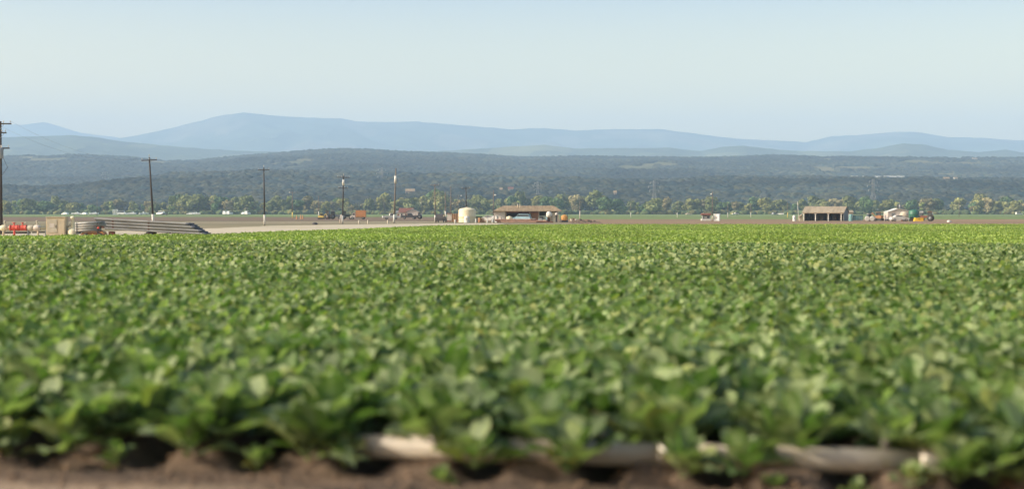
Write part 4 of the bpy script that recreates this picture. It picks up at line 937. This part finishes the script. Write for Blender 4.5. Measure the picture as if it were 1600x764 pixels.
# small hut and white kiosk
d = 372
t = place("small_hut", 1103, d, "small pump hut with brown roof and dark window beside the white kiosk", "hut", z=-.05)
hw_ = wpx(12, d); hh_ = hgt(335.5, d) - .05
MB().box((0, 0, .28), (hw_ + .5, 1.8, .46)).build("base", M['whitepaint'], t)
MB().box((0, 0, .5 + (hh_ - .5) / 2), (hw_, 1.5, hh_ - .5)).build("wall", M['wallgrey'], t)
w_ = MB().box((.05, -.77, hh_ * .62), (hw_ * .6, .04, hh_ * .34)).build("window", M['glass'], t); MB().box((-.15, -.80, hh_ * .58), (.7, .03, .28)).build("sign_plate", M['whitepaint'], w_)
MB().prismx([(-1.1, hh_ - .02), (0, hh_ + .38), (1.1, hh_ - .02), (1.1, hh_ - .12), (-1.1, hh_ - .12)], -hw_ * .64, hw_ * .64).build("roof", M['rust'], t)
for s in (-1, 1): MB().box((s * hw_ * .5, -.8, hh_ / 2 + .1), (.1, .08, hh_ - .3)).build("post", M['whitepaint'], t)
t = place("white_kiosk", 1120, d, "plain white upright container beside the lamp pole", "container", z=-.05, rz=-.25)
hk = hgt(334.5, d) - .1; wk = wpx(9, d)
MB().box((0, 0, hk / 2), (wk, 1.5, hk)).build("body", M['carwhite'], t)
MB().box((0, 0, hk + .04), (wk + .08, 1.58, .08)).build("top", M['carwhite'], t)
for s in (-.25, .25): dk = MB().box((s * wk, -.77, hk * .5), (wk * .44, .04, hk * .9)).build("door", M['whitepaint'] if s < 0 else M['carwhite'], t); MB().box((s * wk * .3, -.81, hk * .5), (.05, .04, .4)).build("handle", M['dark'], dk)
t = place("water_tank", 1241, 362, "white drum-like tank standing left of the three-bay barn", "water tank", z=-.05)
MB().lathe((0, 0, 0), [(.42, 0), (.42, 1.2), (.36, 1.32), (.12, 1.38), (.12, 1.45), (0, 1.46)], 18).build("tank_body", M['whitepaint'], t); MB().box((0, -.43, .75), (.25, .04, .3)).build("label_plate", M['grey'], t)
t = place("lean_to", 1251, 374, "small cream lean-to at the barn's left side", "lean-to", z=-.05)
MB().prism([(-.45, 0), (-.45, .9), (.35, 1.6), (.35, 0)], -.7, .7).build("wall", M['beige2'], t); MB().prism([(-.6, .85), (-.6, .95), (.37, 1.78), (.37, 1.66)], -.85, .85).build("roof", M['roof_tan'], t)

# three-bay barn
d = 370; t = place("barn", 1287, d, "three-bay open barn with a tan metal roof and white posts", "barn", z=-.05, rz=R(-24))
def bx_(px): return wpx(px - 1287, d)
L = bx_(1319) - bx_(1255); he = hgt(332.3, d) - .05; hr = hgt(323.5, d); dp = 6.0
th = .1
for nm, y0, z0, y1, z1 in (("roof", -.5, he - .1, dp / 2, hr), ("roof", dp / 2, hr, dp + .5, he - .1)):
    MB().prismx([(y0, z0), (y1, z1), (y1, z1 + th), (y0, z0 + th)], bx_(1254) - .1, bx_(1318.5) + .1).build(nm, M['roof_tan'], t)
MB().prismx([(0, 0), (0, he - .05), (dp / 2, hr - .08), (dp, he - .05), (dp, 0)], bx_(1318) - .1, bx_(1318)).build("gable_wall", M['wallgrey'], t)
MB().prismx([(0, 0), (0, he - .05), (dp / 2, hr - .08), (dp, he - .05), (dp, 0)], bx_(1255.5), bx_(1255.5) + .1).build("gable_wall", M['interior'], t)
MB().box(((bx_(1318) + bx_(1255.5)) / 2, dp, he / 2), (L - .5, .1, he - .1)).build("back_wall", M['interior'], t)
for pxv in (1255.2, 1273.5, 1293.5, 1313.5):
    MB().box((bx_(pxv) + .1, -.05, he / 2 - .08), (.2, .2, he - .16)).box((bx_(pxv) + .1, -.05, he - .32), (.6, .16, .16)).build("post", M['whitepaint'], t)
MB().box(((bx_(1318) + bx_(1255.5)) / 2, -.06, he - .16), (L - .3, .12, .14)).build("beam", M['beige2'], t)
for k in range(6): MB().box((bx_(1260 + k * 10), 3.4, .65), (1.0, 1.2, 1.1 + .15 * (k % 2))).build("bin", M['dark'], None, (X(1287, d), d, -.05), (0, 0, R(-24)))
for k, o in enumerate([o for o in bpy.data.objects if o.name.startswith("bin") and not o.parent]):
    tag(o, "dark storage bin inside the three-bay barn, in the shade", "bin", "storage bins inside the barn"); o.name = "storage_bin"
# second roof behind
t = place("rear_shed", 1327, 392, "small cream building behind the barn's right gable", "shed", z=-.05)
h_ = hgt(331.5, 392); w_ = wpx(8, 392)
MB().box((0, 0, h_ / 2), (w_, 3, h_)).build("wall", M['beige2'], t); MB().prismx([(-1.8, h_ - .1), (0, h_ + .45), (1.8, h_ - .1)], -w_ * .6, w_ * .6).build("roof", M['roof_tan'], t); MB().box((.1, -1.52, .85), (.7, .05, 1.6)).build("door", M['wallgrey'], t)
d = 366
t = place("teal_tank", 1329.3, d, "teal upright cylinder tank at the barn's right end", "tank", z=-.05)
MB().lathe((0, 0, 0), [(.52, 0), (.52, 1.45), (.45, 1.6), (.1, 1.68), (0, 1.68)], 18).build("tank_body", M['teal'], t); MB().tube((.3, -.42, .2), (.3, -.42, 1.5), .04, n=6).build("sight_tube", M['whitepaint'], t)
t = place("teal_container", 1339.5, d + 1, "dark teal skip-like container next to the teal cylinder", "container", z=-.05)
MB().prism([(-1.15, .15), (-1.25, 1.35), (1.25, 1.35), (1.15, .15)], -.8, .8).build("body", M['teal'], t); MB().box((0, 0, 1.4), (2.6, 1.7, .1)).build("rim", M['dark'], t)
for k in range(4): MB().box((-.9 + k * .6, -.83, .75), (.07, .06, 1.1)).build("rib", M['bluepale'] if k == 1 else M['grey'], t)
for i, pxv in enumerate((1355, 1362.7)):
    t = tag(MB().lathe((0, 0, 0), [(0, -.1), (.3, -.12), (.55, -.16), (.62, -.1), (.62, .1), (.55, .16), (0, .1)], 24, 'Y').build("cable_reel", M['whitepaint'], None, (X(pxv, 363.5), 363.5, .57)), ("left" if i == 0 else "right") + " of two white discs standing before the pale tractor", "wheel disc", "white discs")
# slanted white shed
d = 370; t = place("slanted_shed", 1404, d, "slanted-roof white shed left of the green tank", "shed", z=-.05)
def sx2(px): return wpx(px - 1404, d)
hL, hP, hR = hgt(331.5, d), hgt(326, d), hgt(329.5, d)
MB().prism([(sx2(1387), 0), (sx2(1387), hL - .1), (sx2(1403), hP - .1), (sx2(1419), hR - .1), (sx2(1419), 0)], 0, 4).build("wall", M['wallwhite'], t)
for a, b in (((1386.5, hL), (1403, hP)), ((1403, hP), (1419.8, hR))):
    MB().prism([(sx2(a[0]), a[1] - .1), (sx2(b[0]), b[1] - .1), (sx2(b[0]), b[1]), (sx2(a[0]), a[1])], -.2, 4.2).build("roof", M['whitepaint'], t)
MB().box((sx2(1396), -.03, .95), (1.0, .05, 1.9)).build("door", M['wallgrey'], t)
t = place("silo", 1412.5, 366, "beige round-ended silo tank in front of the white shed", "silo", z=-.05)
MB().lathe((0, 0, 1.35), [(0, -1.0), (.6, -.98), (.95, -.75), (1.0, -.4), (1.0, .6), (.8, 1.0), (0, 1.1)], 24, 'Y').build("tank_body", M['beige2'], t); MB().box((0, -.3, .22), (1.3, .2, .45)).box((0, .5, .22), (1.3, .2, .45)).build("saddle", M['rust'], t)
t = place("roof_chute", 1404, 371.5, "dark chute machinery standing on top of the white shed", "chute", z=hP - .15)
MB().tube((-.35, 0, 0), (-.25, 0, .75), .12, n=8).tube((-.25, 0, .75), (.25, 0, 1.05), .1, n=8).build("pipe", M['dark'], t); MB().lathe((.3, 0, .1), [(.12, 0), (.3, .5), (.3, .8), (.22, .9)], 12).build("hopper", M['grey'], t)
t = place("green_tank", 1427.3, 368, "dark green round water tank right of the white shed", "water tank", z=-.05)
rg = wpx(7.3, 368); hg = hgt(329.5, 368)
MB().lathe((0, 0, 0), [(rg, 0), (rg, .8), (rg * 1.02, .83), (rg, .86), (rg, 1.7), (rg * 1.02, 1.73), (rg, 1.76), (rg, hg - .1), (rg * .9, hg), (.3, hg + .25), (0, hg + .26)], 28).build("tank_body", M['tank_green'], t); MB().lathe((0, 0, hg + .2), [(.3, 0), (.3, .12), (0, .14)], 12).build("lid", M['dark'], t)
t = place("tool_rack", 1438, 370, "dark rack with a white board on top beside the green tank", "rack", z=-.05)
for x in (-.55, .55):
    for y in (-.3, .3): MB().box((x, y, 1.3), (.1, .1, 2.6)).build("post", M['dark'], t)
MB().box((0, .33, 1.2), (1.1, .05, 1.6)).build("back_panel", M['grey'], t); MB().box((.12, -.38, 2.25), (.95, .05, .5)).build("board", M['whitepaint'], t)
for z in (.5, 1.2): MB().box((0, 0, z), (1.15, .65, .06)).build("shelf", M['dark'], t)
t = place("yellow_bin", 1434.7, 362, "bright yellow low bin lying before the green tank", "bin", z=-.05)
MB().prism([(-1.1, 0), (-.85, .78), (1.05, .78), (1.15, 0)], -.6, .6).build("body", M['yellow'], t); MB().box((.1, 0, .80), (2.05, 1.3, .07)).build("rim", M['yellow'], t); MB().box((.1, -.63, .5), (.5, .06, .1)).build("handle", M['dark'], t)
t = place("farm_implement", 1422, 363, "low rusty implement between the white shed and yellow bin", "implement", z=-.05)
MB().box((0, 0, .42), (2.4, .2, .12)).box((0, .5, .42), (2.4, .12, .12)).build("toolbar", M['rust'], t)
for k in range(6): MB().lathe((-1.0 + k * .4, .2, .26), [(0, -.03), (.26, -.005), (.26, .005), (0, .03)], 12, 'X').build("disc", M['rust'], t)
t = place("farm_implement", 1386, 366, "whitish seed hopper implement at the left side of the white shed", "implement", z=-.05)
MB().prism([(-.2, .5), (-.4, 1.0), (.4, 1.0), (.2, .5)], -.3, .3).build("hopper", M['whitepaint'], t); MB().box((0, 0, .4), (.8, .6, .08)).build("frame", M['dark'], t); wheels(t, (-.3, .3), (-.35, .35), .25, .12)
t = place("white_sacks", 1482.5, 330, "small white heap lying alone on the bare soil at the right", "sack", z=-.05)
MB().lathe((0, 0, 0), [(.42, 0), (.46, .12), (.34, .3), (.12, .42), (0, .43)], 12).build("sack_body", M['whitepaint'], t); MB().lathe((.42, .1, 0), [(.25, 0), (.28, .1), (.18, .22), (0, .27)], 10).build("fold", M['wallwhite'], t)
tag(MB().lathe((0, 0, 0), [(.5, 0), (.55, .2), (.3, .4), (0, .45)], 12).build("dark_drum", M['dark'], None, (X(492, 268), 268, -.1)), "small dark lump on the bare strip left of the two-armed pole", "lump")
for i, pxv in enumerate((561, 575, 606)):
    tag(MB().lathe((0, 0, 0), [(.16, 0), (.15, .65), (.1, .7), (0, .71)], 10).build("marker_stake", M['beige2'], None, (X(pxv, 290), 290, -.1)), "low pale marker stake on the bare strip, %s from the left" % ORD[i], "marker stake", "low marker stakes")

# farmhouse and hillside houses
def house(px, d, z, w_, dp, hw_, hr_, wall, roof, label, rz=0.0, nwin=3):
    t = empty("house", (X(px, d), d, z), rz, label, "house")
    MB().prismx([(-dp / 2, 0), (-dp / 2, hw_), (0, hw_ + hr_ * .92), (dp / 2, hw_), (dp / 2, 0)], -w_ / 2, w_ / 2).build("wall", M[wall], t)
    MB().prismx([(-dp / 2 - .5, hw_ - .1), (0, hw_ + hr_), (dp / 2 + .5, hw_ - .1), (dp / 2 + .5, hw_ + .12), (0, hw_ + hr_ + .25), (-dp / 2 - .5, hw_ + .12)], -w_ / 2 - .4, w_ / 2 + .4).build("roof", M[roof], t)
    for k in range(nwin):
        wi = MB().box((-w_ / 2 + w_ * (k + .5) / nwin, -dp / 2 - .02, hw_ * .55), (min(1.4, w_ / nwin * .4), .08, hw_ * .35)).build("window", M['glass'], t)
    MB().box((w_ * .08, -dp / 2 - .03, hw_ * .36), (1.1, .08, hw_ * .7)).build("door", M['rust'], t)
    return t
house(635, 640, -.04, wpx(20, 640), 6, 2.0, 1.7, 'whitepaint', 'roof_red' if 'roof_red' in M else 'rust', "white farmhouse with a dull reddish roof among the far field's trees")
t = MB().box((0, 0, 1.4), (wpx(5, 640), 3, 2.8)).build("wall", M['whitepaint'], house(623, 640, -.04, wpx(5, 640), 4, 1.8, .7, 'whitepaint', 'galv', "tiny white shed adjoining the farmhouse's left side", 0, 1))
bpy.data.objects.remove(t)
house(645, 636, -.04, wpx(6, 636), 5, 2.2, 1.2, 'wallwhite', 'galv', "small pale gabled annex at the farmhouse's right end", math.pi / 2, 1)
def hill_house(px, py, w_px, h_px, wall, label, rz=0.0, roof='roof_brown'):
    # the distance at which the slope shows at this row
    dd = np.arange(1500, 4200, 5.0); z = terrain(np.full_like(dd, px), dd); row = HY - (z - H) / dd * F
    vis = np.minimum.accumulate(row); k = np.argmax(vis <= py); dv = float(dd[k])
    return house(px, dv, float(z[k]) + 2.6, w_px / F * dv, 9, h_px * .6 / F * dv, h_px * .4 / F * dv, wall, roof, label, rz)
hill_house(641, 308, 14, 9, 'house_pink', "tan building on the wooded slope above the white farmhouse")
hill_house(930, 314, 17, 9, 'house_pink', "larger pinkish house on the wooded slope right of the shed")
hill_house(961, 310, 4, 8, 'wallwhite', "small upright pale tower house right of the pinkish house")
hill_house(1478, 285, 8, 5, 'house_pink', "pinkish house high on the right-hand wooded slope")
hill_house(1492, 284, 5, 4, 'whitepaint', "tiny white house high on the right beside a pinkish house")
hill_house(1522, 252, 7, 3.5, 'whitepaint', "white house near the skyline at the right")
hill_house(783, 304, 4, 7, 'house_pink', "faint pink building on the slope left of the pale red-roofed one")
hill_house(798, 303, 8, 7, 'wallwhite', "faint pale building with reddish roof above the open shed", 0, 'rust')
for i, (pxa, pxb, lb) in enumerate(((1330, 1351, "short pale greenhouse roof line left of the lattice tower on the bluff"), (1367, 1412, "long pale greenhouse roof line right of the lattice tower on the bluff"))):
    dv = 2376.0; c_ = (pxa + pxb) / 2; zt = float(terrain(np.array([c_]), np.array([dv]))[0])
    house(c_, dv, zt + 3.5, (pxb - pxa) / F * dv, 14, 3.0, 1.2, 'whitepaint', 'whitepaint', lb, 0, 3)
